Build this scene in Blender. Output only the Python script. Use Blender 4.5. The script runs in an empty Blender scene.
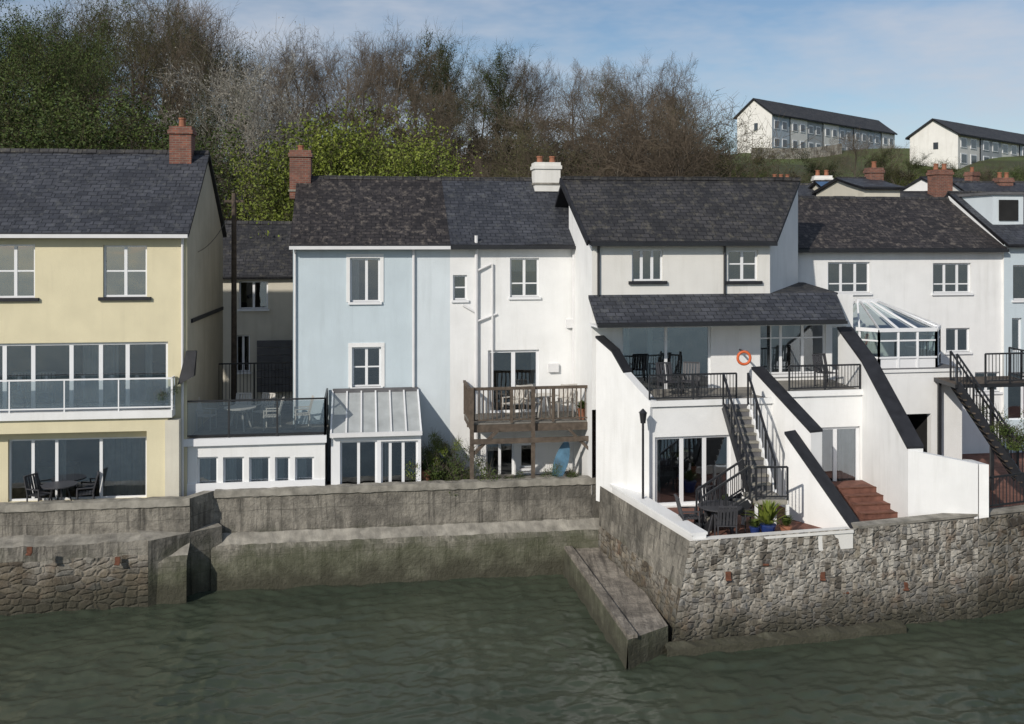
import bpy, math, random
import numpy as np
from mathutils import Vector, Matrix
random.seed(7); np.random.seed(7)
CZ=10.4; F=1000.0; HX=512.0; HY=240.0   # camera height above the water, focal length
def W(px,py,D): return Vector(((px-HX)/F*D, D, CZ-(py-HY)/F*D))
def WD(px,D,z): return Vector(((px-HX)/F*D, D, z))

# ---------------------------------------------------------------- materials
def newmat(name):
    m=bpy.data.materials.new(name); m.use_nodes=True
    nt=m.node_tree; b=nt.nodes['Principled BSDF']; return m,nt,b
def N(nt,t,**k):
    n=nt.nodes.new(t)
    for a,v in k.items(): setattr(n,a,v)
    return n
def L(nt,a,b): nt.links.new(a,b)
def mix(nt,fac,c1,c2,bt='MIX'):
    n=nt.nodes.new('ShaderNodeMix'); n.data_type='RGBA'; n.blend_type=bt
    if hasattr(fac,'links'): L(nt,fac,n.inputs[0])
    else: n.inputs[0].default_value=fac
    for i,c in ((6,c1),(7,c2)):
        if hasattr(c,'links'): L(nt,c,n.inputs[i])
        else: n.inputs[i].default_value=(*c[:3],1)
    return n.outputs[2]
def ramp(nt,src,a,b,va=0,vb=1):
    n=nt.nodes.new('ShaderNodeMapRange'); L(nt,src,n.inputs[0])
    n.inputs[1].default_value=a; n.inputs[2].default_value=b; n.inputs[3].default_value=va; n.inputs[4].default_value=vb
    return n.outputs[0]
def mul(nt,a,b):
    n=N(nt,'ShaderNodeMath',operation='MULTIPLY')
    for i,x in ((0,a),(1,b)):
        if hasattr(x,'links'): L(nt,x,n.inputs[i])
        else: n.inputs[i].default_value=x
    return n.outputs[0]
def noise(nt,co,scale,detail=4,sc=None,rough=.55):
    if sc:
        mp=nt.nodes.new('ShaderNodeMapping'); mp.inputs['Scale'].default_value=sc; L(nt,co,mp.inputs[0]); co=mp.outputs[0]
    n=nt.nodes.new('ShaderNodeTexNoise'); n.inputs['Scale'].default_value=scale; n.inputs['Detail'].default_value=min(5,detail); n.inputs['Roughness'].default_value=rough
    L(nt,co,n.inputs['Vector']); return n.outputs[0]
def bump(nt,b,h,strength=.3,dist=.02):
    n=nt.nodes.new('ShaderNodeBump'); n.inputs['Strength'].default_value=strength; n.inputs['Distance'].default_value=dist
    L(nt,h,n.inputs['Height']); L(nt,n.outputs[0],b.inputs['Normal'])
def sc(c,k): return tuple(x*k for x in c)
def coords(nt):
    return N(nt,'ShaderNodeTexCoord').outputs['UV'],N(nt,'ShaderNodeNewGeometry').outputs['Position']
def zplus(nt,pos,amt,scale=1.2):
    sx=N(nt,'ShaderNodeSeparateXYZ'); L(nt,pos,sx.inputs[0]); ad=N(nt,'ShaderNodeMath',operation='ADD'); L(nt,sx.outputs[2],ad.inputs[0]); L(nt,ramp(nt,noise(nt,pos,scale,6),.2,.8,-amt,amt),ad.inputs[1]); return ad.outputs[0]
def M(name,col,rough=.7,var=.12,scale=2,bmp=.2,metal=0,streak=0.0,streakcol=(.18,.17,.14),spec=.3):
    m,nt,b=newmat(name); uv,pos=coords(nt)
    n1=noise(nt,pos,scale,5); c=mix(nt,ramp(nt,n1,.3,.7),sc(col,1-var),sc(col,1+var))
    if streak:
        s=noise(nt,uv,1.0,5,(3.2,.28,1),.65); big=noise(nt,pos,.5,3)
        c=mix(nt,mul(nt,mul(nt,ramp(nt,s,.48,.78,0,1),ramp(nt,big,.35,.7,.15,1)),streak),c,streakcol)
    L(nt,c,b.inputs['Base Color']); b.inputs['Roughness'].default_value=rough; b.inputs['Metallic'].default_value=metal
    b.inputs['Specular IOR Level'].default_value=spec
    if bmp: bump(nt,b,noise(nt,pos,25,4),bmp,.02)
    return m
def concrete_wall(name,col,tide=True):
    m,nt,b=newmat(name); uv,pos=coords(nt)
    c=mix(nt,ramp(nt,noise(nt,pos,.7,8,None,.7),.38,.62),sc(col,.5),sc(col,1.4))
    c=mix(nt,ramp(nt,noise(nt,pos,4,6,None,.7),.45,.7,0,.6),c,sc(col,.42))
    c=mix(nt,ramp(nt,noise(nt,uv,1,6,(5,.35,1),.7),.5,.66,0,.85),c,sc(col,.25))
    c=mix(nt,ramp(nt,noise(nt,uv,1.3,5,(3,.5,1),.7),.56,.70,0,.7),c,(.36,.33,.28))
    br=N(nt,'ShaderNodeTexBrick',offset=.37); L(nt,uv,br.inputs['Vector']); br.inputs['Scale'].default_value=1; br.inputs['Brick Width'].default_value=3.1; br.inputs['Row Height'].default_value=.62; br.inputs['Mortar Size'].default_value=.012; br.inputs['Mortar Smooth'].default_value=.4
    c=mix(nt,mul(nt,br.outputs['Fac'],mul(nt,noise(nt,pos,1.3,3),1.0)),c,sc(col,.22))
    if tide:
        z=zplus(nt,pos,.45,1.4)
        c=mix(nt,ramp(nt,z,.9,1.6,.6,0),c,(.065,.075,.032)); c=mix(nt,ramp(nt,z,.25,.8,.75,0),c,(.035,.032,.02))
    L(nt,c,b.inputs['Base Color']); b.inputs['Roughness'].default_value=.85
    bump(nt,b,noise(nt,pos,9,8,None,.7),.8,.08); return m
def slate(name,c1,c2,moss=(.16,.15,.12),mossamt=.3):
    m,nt,b=newmat(name); uv,pos=coords(nt)
    br=N(nt,'ShaderNodeTexBrick',offset=.5); L(nt,uv,br.inputs['Vector'])
    br.inputs['Color1'].default_value=(*c1,1); br.inputs['Color2'].default_value=(*c2,1); br.inputs['Mortar'].default_value=(*sc(c1,.3),1)
    br.inputs['Scale'].default_value=1; br.inputs['Mortar Size'].default_value=.016; br.inputs['Brick Width'].default_value=.3; br.inputs['Row Height'].default_value=.2
    c=br.outputs['Color']
    c=mix(nt,ramp(nt,noise(nt,pos,.8,6,None,.7),.35,.65,0,.65),c,sc(c1,.45))
    c=mix(nt,ramp(nt,noise(nt,uv,3.2,8,(1,.8,1),.8),.52,.66,0,mossamt),c,moss)
    c=mix(nt,ramp(nt,noise(nt,uv,1,5,(4,.3,1),.7),.52,.75,0,.5),c,sc(c1,.4))
    L(nt,c,b.inputs['Base Color']); b.inputs['Roughness'].default_value=.62; b.inputs['Specular IOR Level'].default_value=.3
    bump(nt,b,br.outputs['Fac'],-.6,.03); return m
def brick(name):
    m,nt,b=newmat(name); uv,pos=coords(nt)
    br=N(nt,'ShaderNodeTexBrick',offset=.5); L(nt,uv,br.inputs['Vector'])
    br.inputs['Color1'].default_value=(.25,.09,.055,1); br.inputs['Color2'].default_value=(.15,.055,.04,1); br.inputs['Mortar'].default_value=(.2,.16,.13,1)
    br.inputs['Scale'].default_value=1; br.inputs['Mortar Size'].default_value=.01; br.inputs['Brick Width'].default_value=.225; br.inputs['Row Height'].default_value=.075
    c=mix(nt,ramp(nt,noise(nt,pos,4,5),.4,.7,0,.6),br.outputs['Color'],(.08,.05,.04))
    L(nt,c,b.inputs['Base Color']); b.inputs['Roughness'].default_value=.85; return m
def rubble(name,cols,bloom=.5,scale=2.6,mort=(.13,.115,.095)):
    m,nt,b=newmat(name); uv,pos=coords(nt)
    nz=N(nt,'ShaderNodeTexNoise'); nz.inputs['Scale'].default_value=4; nz.inputs['Detail'].default_value=4; L(nt,uv,nz.inputs['Vector'])
    va=N(nt,'ShaderNodeVectorMath',operation='MULTIPLY_ADD'); L(nt,nz.outputs['Color'],va.inputs[0]); va.inputs[1].default_value=(.2,.14,0); L(nt,uv,va.inputs[2])
    mp=N(nt,'ShaderNodeMapping'); mp.inputs['Scale'].default_value=(scale,scale*2.1,1); L(nt,va.outputs[0],mp.inputs[0])
    v1=N(nt,'ShaderNodeTexVoronoi',feature='F1',voronoi_dimensions='2D'); v2=N(nt,'ShaderNodeTexVoronoi',feature='DISTANCE_TO_EDGE',voronoi_dimensions='2D')
    for v in (v1,v2): L(nt,mp.outputs[0],v.inputs['Vector']); v.inputs['Scale'].default_value=1; v.inputs['Randomness'].default_value=.8
    s=N(nt,'ShaderNodeSeparateColor'); L(nt,v1.outputs['Color'],s.inputs[0])
    cr=N(nt,'ShaderNodeValToRGB'); L(nt,s.outputs[0],cr.inputs[0]); e=cr.color_ramp.elements
    e[0].color=(*cols[0],1); e[1].color=(*cols[-1],1)
    for i,cc in enumerate(cols[1:-1]): x=e.new((i+1)/(len(cols)-1)); x.color=(*cc,1)
    c=mix(nt,ramp(nt,noise(nt,pos,7,6,None,.75),.35,.7,0,.75),cr.outputs[0],sc(cols[0],.7))
    edge=mul(nt,ramp(nt,v2.outputs['Distance'],0,.1,1,0),ramp(nt,noise(nt,pos,2.5,4),.35,.6,.1,.8)); c=mix(nt,edge,c,mort)
    sx=N(nt,'ShaderNodeSeparateXYZ'); L(nt,pos,sx.inputs[0])
    bl=noise(nt,uv,1.1,8,(1,.75,1),.75)
    c=mix(nt,mul(nt,ramp(nt,bl,.44,.57,0,bloom),ramp(nt,sx.outputs[2],.5,1.6)),c,(.42,.395,.345))
    c=mix(nt,mul(nt,ramp(nt,noise(nt,uv,.9,5,(2.5,.5,1),.7),.54,.68,0,.7),ramp(nt,sx.outputs[2],.8,1.6)),c,(.04,.034,.028))
    c=mix(nt,ramp(nt,noise(nt,pos,1.7,5),.60,.74,0,.5),c,(.15,.08,.04))
    c=mix(nt,ramp(nt,zplus(nt,pos,.5,1.3),.2,1.0,.85,0),c,(.035,.033,.02))
    L(nt,c,b.inputs['Base Color']); b.inputs['Roughness'].default_value=.85
    ad=N(nt,'ShaderNodeMath',operation='ADD'); L(nt,ramp(nt,v2.outputs['Distance'],0,.2),ad.inputs[0]); L(nt,mul(nt,noise(nt,pos,12,5),.7),ad.inputs[1])
    bump(nt,b,ad.outputs[0],.7,.055); return m
def glassmat(name,tint=(.75,.8,.8),refl=.12):
    m,nt,b=newmat(name); out=nt.nodes['Material Output']; nt.nodes.remove(b)
    t=N(nt,'ShaderNodeBsdfTransparent'); t.inputs[0].default_value=(*tint,1)
    g=N(nt,'ShaderNodeBsdfGlossy'); g.inputs['Roughness'].default_value=.02; g.inputs[0].default_value=(.85,.92,1,1)
    pos=N(nt,'ShaderNodeNewGeometry').outputs['Position']
    bp=N(nt,'ShaderNodeBump'); bp.inputs['Strength'].default_value=.25; bp.inputs['Distance'].default_value=.03; L(nt,noise(nt,pos,1.2,1),bp.inputs['Height']); L(nt,bp.outputs[0],g.inputs['Normal'])
    fr=N(nt,'ShaderNodeFresnel'); fr.inputs[0].default_value=1.5
    ad=N(nt,'ShaderNodeMath',operation='ADD'); L(nt,fr.outputs[0],ad.inputs[0]); ad.inputs[1].default_value=refl
    mx=N(nt,'ShaderNodeMixShader'); L(nt,ad.outputs[0],mx.inputs[0]); L(nt,t.outputs[0],mx.inputs[1]); L(nt,g.outputs[0],mx.inputs[2]); L(nt,mx.outputs[0],out.inputs[0])
    return m
def leafmat(name,c1,c2):
    m,nt,b=newmat(name); pos=N(nt,'ShaderNodeNewGeometry').outputs['Position']
    oi=N(nt,'ShaderNodeObjectInfo')
    c=mix(nt,ramp(nt,noise(nt,pos,.7,2),.35,.65),c1,c2)
    c=mix(nt,ramp(nt,oi.outputs['Random'],0,1,0,.5),c,sc(c1,.6))
    L(nt,c,b.inputs['Base Color']); b.inputs['Roughness'].default_value=.6; b.inputs['Specular IOR Level'].default_value=.2
    return m
def plain(name,col):
    m,nt,b=newmat(name); oi=N(nt,'ShaderNodeObjectInfo'); pos=N(nt,'ShaderNodeNewGeometry').outputs['Position']
    c=mix(nt,oi.outputs['Random'],sc(col,.75),sc(col,1.25)); c=mix(nt,ramp(nt,noise(nt,pos,.8,2),.35,.65,0,.6),c,sc(col,.7))
    L(nt,c,b.inputs['Base Color']); b.inputs['Roughness'].default_value=.95; b.inputs['Specular IOR Level'].default_value=.1; return m

white=M('white_render',(.77,.775,.765),.8,.04,1.5,.25,streak=.42,streakcol=(.44,.44,.40))
white2=M('off_white_render',(.71,.70,.66),.8,.04,1.2,.25,streak=.5,streakcol=(.40,.38,.32))
cream=M('cream_render',(.60,.57,.48),.8,.07,1.2,.25,streak=.5,streakcol=(.33,.3,.22))
yellow=M('yellow_render',(.67,.61,.42),.8,.05,1.2,.25,streak=.35,streakcol=(.42,.38,.27))
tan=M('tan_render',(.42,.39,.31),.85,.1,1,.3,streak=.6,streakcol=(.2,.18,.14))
blue=M('pale_blue_render',(.52,.60,.64),.8,.05,1.0,.3,streak=.5,streakcol=(.34,.39,.41))
blue2=M('paler_blue_render',(.61,.67,.70),.8,.05,1.0,.3,streak=.5,streakcol=(.40,.45,.46))
slateA=slate('slate_grey',(.04,.044,.055),(.08,.085,.1),(.13,.135,.13),.45)
slateB=slate('slate_old',(.028,.025,.026),(.06,.053,.052),(.18,.155,.13),.8)
slateC=slate('slate_brown',(.034,.034,.037),(.068,.066,.068),(.14,.13,.1),.6)
brickm=brick('red_brick')
upvc=M('white_upvc',(.76,.77,.78),.35,.02,3,0,spec=.5)
gutter=M('white_gutter',(.68,.68,.68),.4,.05,3,0)
blackm=M('black_painted_metal',(.018,.019,.022),.4,.2,5,0,spec=.5)
coping=M('black_coping',(.022,.023,.027),.6,.3,3,.3)
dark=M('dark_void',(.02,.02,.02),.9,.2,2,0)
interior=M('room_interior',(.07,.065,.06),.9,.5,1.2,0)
curtain=M('curtain_fabric',(.55,.54,.52),.9,.08,6,0)
wood=M('weathered_timber',(.095,.075,.058),.85,.35,6,.4,streak=.6,streakcol=(.04,.035,.03))
deckm=M('deck_boards',(.19,.18,.16),.85,.25,5,.3)
felt=M('roof_felt',(.12,.12,.125),.9,.2,3,.3)
rust=M('rusty_iron',(.12,.05,.03),.9,.4,8,.5)
tarp=M('blue_roof_sheet',(.06,.12,.22),.5,.2,3,.2)
conc=concrete_wall('sea_wall_concrete',(.20,.185,.155)); conct=concrete_wall('slipway_concrete',(.27,.24,.20),False)
conctop=M('concrete_coping',(.26,.245,.21),.9,.4,2.5,.6,streak=.6,streakcol=(.09,.085,.07))
rub=rubble('rubble_stone',[(.08,.07,.058),(.17,.15,.12),(.25,.22,.175),(.15,.15,.15),(.29,.26,.2)],.95,3.0,(.24,.215,.18))
rubL=rubble('rubble_stone_brown',[(.055,.045,.033),(.12,.095,.065),(.165,.135,.09),(.095,.095,.085)],.5,2.7,(.12,.105,.08))
paver=M('terracotta_paving',(.16,.075,.055),.8,.35,4,.4)
gravel=M('terrace_paving',(.2,.19,.17),.9,.25,2,.4)
potm=M('pot_blue_glaze',(.02,.04,.15),.3,.2,5,0,spec=.6)
terra=M('terracotta',(.28,.12,.07),.8,.2,5,.2)
orange=M('orange_plastic',(.6,.13,.045),.5,.05,4,0)
bluep=M('blue_board',(.07,.15,.22),.5,.3,4,0)
glass=glassmat('window_glass',(.6,.65,.66),.2); glassr=glassmat('window_glass_reflective',(.6,.68,.7),.3); glassc=glassmat('conservatory_glass',(.75,.85,.83),.25)
frost=M('polycarbonate_roof',(.36,.38,.38),.35,.15,2,0,streak=.5,streakcol=(.2,.2,.18))
bark=plain('bark',(.15,.13,.105))
twig=plain('twigs',(.125,.10,.074)); twigl=plain('twigs_pale',(.18,.148,.112)); twigg=plain('ivy_clad_twigs',(.10,.094,.052)); twigp=plain('pale_twigs',(.26,.245,.21))
leafd=leafmat('leaf_dark',(.022,.035,.012),(.045,.065,.018)); leafy=leafmat('leaf_fresh',(.13,.17,.028),(.23,.27,.045)); leafb=leafmat('blossom',(.3,.29,.25),(.42,.40,.36)); leafm=leafmat('leaf_mid',(.045,.072,.018),(.085,.115,.026)); leafo=leafmat('leaf_olive',(.065,.068,.025),(.11,.11,.04))
bramble=leafmat('bramble',(.04,.033,.018),(.055,.055,.022))

# ---------------------------------------------------------------- builders
class Frame:
    def __init__(s,px,D,deg):
        a=math.radians(deg); s.O=Vector(((px-HX)/F*D,D)); s.U=Vector((math.cos(a),math.sin(a))); s.V=Vector((-math.sin(a),math.cos(a)))
    def hit(s,px,py,v=0):
        r=Vector(((px-HX)/F,1)); t=(s.O.dot(s.V)+v)/r.dot(s.V); p=r*t
        return (p-s.O).dot(s.U),CZ-(py-HY)/F*t
    def bx(s,px0,px1,py0,py1,v=0):
        u0,_=s.hit(px0,0,v); u1,_=s.hit(px1,0,v); _,z1=s.hit((px0+px1)/2,py0,v); _,z0=s.hit((px0+px1)/2,py1,v)
        return u0,u1,z0,z1
    def P(s,u,v,z):
        p=s.O+s.U*u+s.V*v; return Vector((p.x,p.y,z))
OBJS=[]
class Part:
    def __init__(s): s.v=[]; s.f=[]; s.m=[]; s.mats=[]; s.smooth=False
    def add(s,vs,fs,mat):
        if mat not in s.mats: s.mats.append(mat)
        k=len(s.v); s.v+= [Vector(x) for x in vs]; mi=s.mats.index(mat)
        for f in fs: s.f.append([k+i for i in f]); s.m.append(mi)
class Obj:
    def __init__(s,name,origin): s.name=name; s.o=Vector(origin); s.parts={}; OBJS.append(s)
    def __getitem__(s,n):
        if n not in s.parts: s.parts[n]=Part()
        return s.parts[n]
    def finish(s):
        parts=[(n,p) for n,p in s.parts.items() if p.f]
        par=None
        if len(parts)>1:
            par=bpy.data.objects.new(s.name,None); par.location=s.o; par.empty_display_size=.5; bpy.context.collection.objects.link(par)
        for n,p in parts:
            me=bpy.data.meshes.new(n); me.from_pydata([tuple(v-s.o) for v in p.v],[],p.f)
            for m in p.mats: me.materials.append(m)
            me.polygons.foreach_set('material_index',p.m)
            uvl=me.uv_layers.new(name='UVMap').data
            for pl in me.polygons:
                nn=pl.normal
                if abs(nn.z)>.985: t=Vector((1,0,0)); b=Vector((0,1,0))
                else: t=Vector((-nn.y,nn.x,0)).normalized(); b=nn.cross(t)
                for li in pl.loop_indices:
                    c=me.vertices[me.loops[li].vertex_index].co+s.o; uvl[li].uv=(c.dot(t),c.dot(b))
            if p.smooth: me.polygons.foreach_set('use_smooth',[True]*len(me.polygons))
            ob=bpy.data.objects.new(n if par else s.name,me); bpy.context.collection.objects.link(ob)
            if par: ob.parent=par
            else: ob.location=s.o
BF=[(0,1,2,3),(7,6,5,4),(0,4,5,1),(1,5,6,2),(2,6,7,3),(3,7,4,0)]
def hexa(p,pts,mat): p.add(pts,[tuple(reversed(f)) for f in BF],mat)
def fbox(p,fr,u0,u1,v0,v1,z0,z1,mat):
    a=[fr.P(u0,v0,z0),fr.P(u1,v0,z0),fr.P(u1,v1,z0),fr.P(u0,v1,z0)]; b=[Vector((q.x,q.y,z1)) for q in a]; hexa(p,a+b,mat)
def beam(p,A,B,w,h,mat):
    A=Vector(A);B=Vector(B); d=(B-A).normalized(); up=Vector((0,0,1))
    if abs(d.z)>.99: up=Vector((0,1,0))
    s=d.cross(up).normalized()*w/2; t=s.cross(d).normalized()*h/2
    hexa(p,[A-s-t,A+s-t,B+s-t,B-s-t,A-s+t,A+s+t,B+s+t,B-s+t],mat)
def cyl(p,A,B,r,mat,n=8,r2=None):
    A=Vector(A);B=Vector(B); r2=r if r2 is None else r2; d=(B-A).normalized(); up=Vector((0,0,1)) if abs(d.z)<.9 else Vector((1,0,0))
    s=d.cross(up).normalized(); t=d.cross(s)
    vs=[A+(s*math.cos(i*2*math.pi/n)+t*math.sin(i*2*math.pi/n))*r for i in range(n)]+[B+(s*math.cos(i*2*math.pi/n)+t*math.sin(i*2*math.pi/n))*r2 for i in range(n)]
    fs=[(i,(i+1)%n,n+(i+1)%n,n+i) for i in range(n)]+[tuple(reversed(range(n))),tuple(range(n,2*n))]
    p.add(vs,fs,mat)
def slab(p,pts,th,mat,mat2=None):
    pts=[Vector(q) for q in pts]; lo=[q-Vector((0,0,th)) for q in pts]; n=len(pts)
    p.add(pts,[tuple(range(n))],mat)
    p.add(pts+lo,[tuple(reversed(range(n,2*n)))]+[(i,i+n,(i+1)%n+n,(i+1)%n) for i in range(n)],mat2 or mat)
def rail(p,A,B,h,mat,sp=.13,r=.018,top=.05,post=1.5,gl=None,postw=.05):
    A=Vector(A);B=Vector(B);d=B-A; Ln=d.length; H=Vector((0,0,h))
    beam(p,A+H,B+H,top,top,mat); beam(p,A+Vector((0,0,.1)),B+Vector((0,0,.1)),.04,.04,mat)
    n=max(1,round(Ln/post))
    for i in range(n+1): q=A+d*i/n; beam(p,q,q+H,postw,postw,mat)
    if gl: p.add([A+Vector((0,0,.12)),B+Vector((0,0,.12)),B+H*.96,A+H*.96],[(0,1,2,3)],gl)
    elif sp:
        n=int(Ln/sp)
        for i in range(1,n): q=A+d*i/n; beam(p,q+Vector((0,0,.1)),q+H,r,r,mat)
class Facade:
    cnt=0
    def __init__(s,ob,fr,v,px0,px1,py0,py1,mat,th=.22,base=None):
        s.ob=ob;s.fr=fr;s.v=v;s.mat=mat;s.th=th;s.op=[]
        s.u0,s.u1,s.z0,s.z1=fr.bx(px0,px1,py0,py1,v)
        if base is not None: s.z0=base
    def win(s,px0,px1,py0,py1,vs=(.5,),hs=(),sill='w',cur=None,gl=None,fm=None,depth=2.5,fw=.06,surround=False,name='window'):
        u0,u1,z0,z1=s.fr.bx(px0,px1,py0,py1,s.v); s.op.append((u0,u1,z0,z1)); fr=s.fr; v=s.v
        Facade.cnt+=1; p=s.ob[name+'_%d'%Facade.cnt]; fm=fm or upvc; gl=gl or glass
        a,b=v+.09,v+.15
        fbox(p,fr,u0,u0+fw,a,b,z0,z1,fm); fbox(p,fr,u1-fw,u1,a,b,z0,z1,fm)
        fbox(p,fr,u0+fw,u1-fw,a,b,z0,z0+fw,fm); fbox(p,fr,u0+fw,u1-fw,a,b,z1-fw,z1,fm)
        bw=fw*.75
        for x in vs: c=u0+(u1-u0)*x; fbox(p,fr,c-bw,c+bw,a+.004,b-.004,z0+fw,z1-fw,fm)
        for y in hs: c=z0+(z1-z0)*y; fbox(p,fr,u0+fw,u1-fw,a+.01,b-.01,c-bw/2,c+bw/2,fm)
        g=v+.12; p.add([fr.P(u0,g,z0),fr.P(u1,g,z0),fr.P(u1,g,z1),fr.P(u0,g,z1)],[(0,1,2,3)],gl)
        if sill=='w': fbox(p,fr,u0-.06,u1+.06,v-.07,v+.09,z0-.08,z0,upvc)
        if sill=='k': fbox(p,fr,u0-.12,u1+.12,v-.09,v+.09,z0-.1,z0,coping)
        if surround:
            fbox(p,fr,u0-.12,u0-.002,v-.025,v+.05,z0,z1,white); fbox(p,fr,u1+.002,u1+.12,v-.025,v+.05,z0,z1,white); fbox(p,fr,u0-.12,u1+.12,v-.025,v+.05,z1+.002,z1+.14,white)
        w0=v+s.th
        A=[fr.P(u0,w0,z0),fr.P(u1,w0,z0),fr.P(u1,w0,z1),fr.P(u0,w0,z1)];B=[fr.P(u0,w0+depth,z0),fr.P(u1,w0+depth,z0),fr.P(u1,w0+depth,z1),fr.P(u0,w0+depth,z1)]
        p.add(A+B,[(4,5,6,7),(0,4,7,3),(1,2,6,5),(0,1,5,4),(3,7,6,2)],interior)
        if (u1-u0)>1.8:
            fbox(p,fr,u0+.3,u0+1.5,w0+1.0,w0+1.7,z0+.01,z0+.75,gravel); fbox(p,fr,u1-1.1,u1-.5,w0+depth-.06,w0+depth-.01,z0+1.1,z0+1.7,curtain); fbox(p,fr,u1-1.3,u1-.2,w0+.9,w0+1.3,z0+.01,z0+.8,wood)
        def cu(x0,x1,zb=z0,zt=z1):
            n=max(6,int((x1-x0)/.03)); vs=[];fs=[]
            for i in range(n+1):
                u=x0+(x1-x0)*i/n; vv=v+.2+.025*math.sin(u*38)+.01*math.sin(u*91)
                vs+=[fr.P(u,vv,zb),fr.P(u,vv,zt)]
            for i in range(n): fs.append((2*i,2*i+2,2*i+3,2*i+1))
            p.add(vs,fs,curtain)
        wd=u1-u0
        if cur=='sides': cu(u0+.03,u0+wd*.2); cu(u1-wd*.2,u1-.03)
        elif cur=='full': cu(u0+.03,u1-.03)
        elif cur=='blind': cu(u0+.03,u1-.03,z1-(z1-z0)*.35)
        elif cur: 
            for a_,b_ in cur: cu(u0+wd*a_,u0+wd*b_)
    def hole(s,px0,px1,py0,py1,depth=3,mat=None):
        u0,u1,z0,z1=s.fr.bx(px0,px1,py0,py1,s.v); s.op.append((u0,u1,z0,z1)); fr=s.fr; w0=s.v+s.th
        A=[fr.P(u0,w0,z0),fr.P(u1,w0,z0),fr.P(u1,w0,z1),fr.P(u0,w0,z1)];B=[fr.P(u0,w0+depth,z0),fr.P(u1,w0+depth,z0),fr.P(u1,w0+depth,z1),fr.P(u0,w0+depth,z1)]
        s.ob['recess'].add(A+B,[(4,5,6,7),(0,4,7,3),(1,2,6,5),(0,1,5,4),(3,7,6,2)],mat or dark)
    def build(s,split=None):
        fr=s.fr;p=s.ob['walls']; us=sorted({s.u0,s.u1}|{x for o in s.op for x in o[:2]}|({split[0]} if split else set())); zs=sorted({s.z0,s.z1}|{x for o in s.op for x in o[2:]})
        us=[u for u in us if s.u0-1e-6<=u<=s.u1+1e-6]; zs=[z for z in zs if s.z0-1e-6<=z<=s.z1+1e-6]
        for i in range(len(us)-1):
            for j in range(len(zs)-1):
                cu,cz=(us[i]+us[i+1])/2,(zs[j]+zs[j+1])/2
                if any(o[0]<cu<o[1] and o[2]<cz<o[3] for o in s.op): continue
                m=s.mat
                if split and cu>split[0]: m=split[1]
                v=s.v; p.add([fr.P(us[i],v,zs[j]),fr.P(us[i+1],v,zs[j]),fr.P(us[i+1],v,zs[j+1]),fr.P(us[i],v,zs[j+1])],[(0,1,2,3)],m)
        for u0,u1,z0,z1 in s.op:
            v=s.v;w=v+s.th; c=[(u0,z0),(u1,z0),(u1,z1),(u0,z1)]
            for k in range(4):
                a,b=c[k],c[(k+1)%4]; p.add([fr.P(a[0],v,a[1]),fr.P(a[0],w,a[1]),fr.P(b[0],w,b[1]),fr.P(b[0],v,b[1])],[(0,1,2,3)],s.mat)
def roof(ob,fr,u0,u1,ve,vr,vb,ze,zr,mat,th=.12,ridge=True):
    p=ob['roof']; zb=ze
    nu,nv=max(2,int((u1-u0)/.7)),5; g=[]
    for i in range(nu+1):
        row=[]
        for j in range(nv+1):
            t=j/nv; s_=-.03*math.sin(math.pi*t)+(random.uniform(-.014,.014) if 0<i<nu else 0); row.append(fr.P(u0+(u1-u0)*i/nu,ve+(vr-ve)*t,ze+(zr-ze)*t+s_))
        g.append(row)
    for i in range(nu):
        for j in range(nv): p.add([g[i][j],g[i+1][j],g[i+1][j+1],g[i][j+1]],[(0,1,2,3)],mat)
    dn=Vector((0,0,th)); q=[fr.P(u0,ve,ze),fr.P(u1,ve,ze),fr.P(u1,vr,zr),fr.P(u0,vr,zr)]; d=Vector((0,0,.05))
    p.add([x-d for x in q]+[x-dn for x in q],[(7,6,5,4),(0,4,5,1),(1,5,6,2),(3,7,4,0)],coping)
    for i in range(nu): p.add([g[i][0],g[i+1][0],g[i+1][0]-dn,g[i][0]-dn],[(0,3,2,1)],coping)
    for i in (0,nu):
        for j in range(nv): p.add([g[i][j],g[i][j+1],g[i][j+1]-dn,g[i][j]-dn],[(0,1,2,3)],coping)
    slab(p,[fr.P(u1,vb,zb),fr.P(u0,vb,zb),fr.P(u0,vr,zr),fr.P(u1,vr,zr)],th,mat,coping)
    if ridge:
        n=int((u1-u0)/.45); 
        for i in range(n):
            a=u0+(u1-u0)*i/n; b=u0+(u1-u0)*(i+1)/n-.015; k=random.uniform(-.012,.012)
            pts=[]
            for u in (a,b): pts+=[fr.P(u,vr-.16,zr-.09+k),fr.P(u,vr-.07,zr+.05+k),fr.P(u,vr+.07,zr+.05+k),fr.P(u,vr+.16,zr-.09+k)]
            ob['ridge_tiles'].add(pts,[(0,4,5,1),(1,5,6,2),(2,6,7,3),(0,1,2,3),(7,6,5,4)],slateC)
def gable(ob,fr,u,v0,vr,v1,z0,ze,zr,mat):
    ob['walls'].add([fr.P(u,v0,z0),fr.P(u,v1,z0),fr.P(u,v1,ze-.1),fr.P(u,vr,zr-.1),fr.P(u,v0,ze-.1)],[(0,1,2,3,4)],mat)
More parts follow.
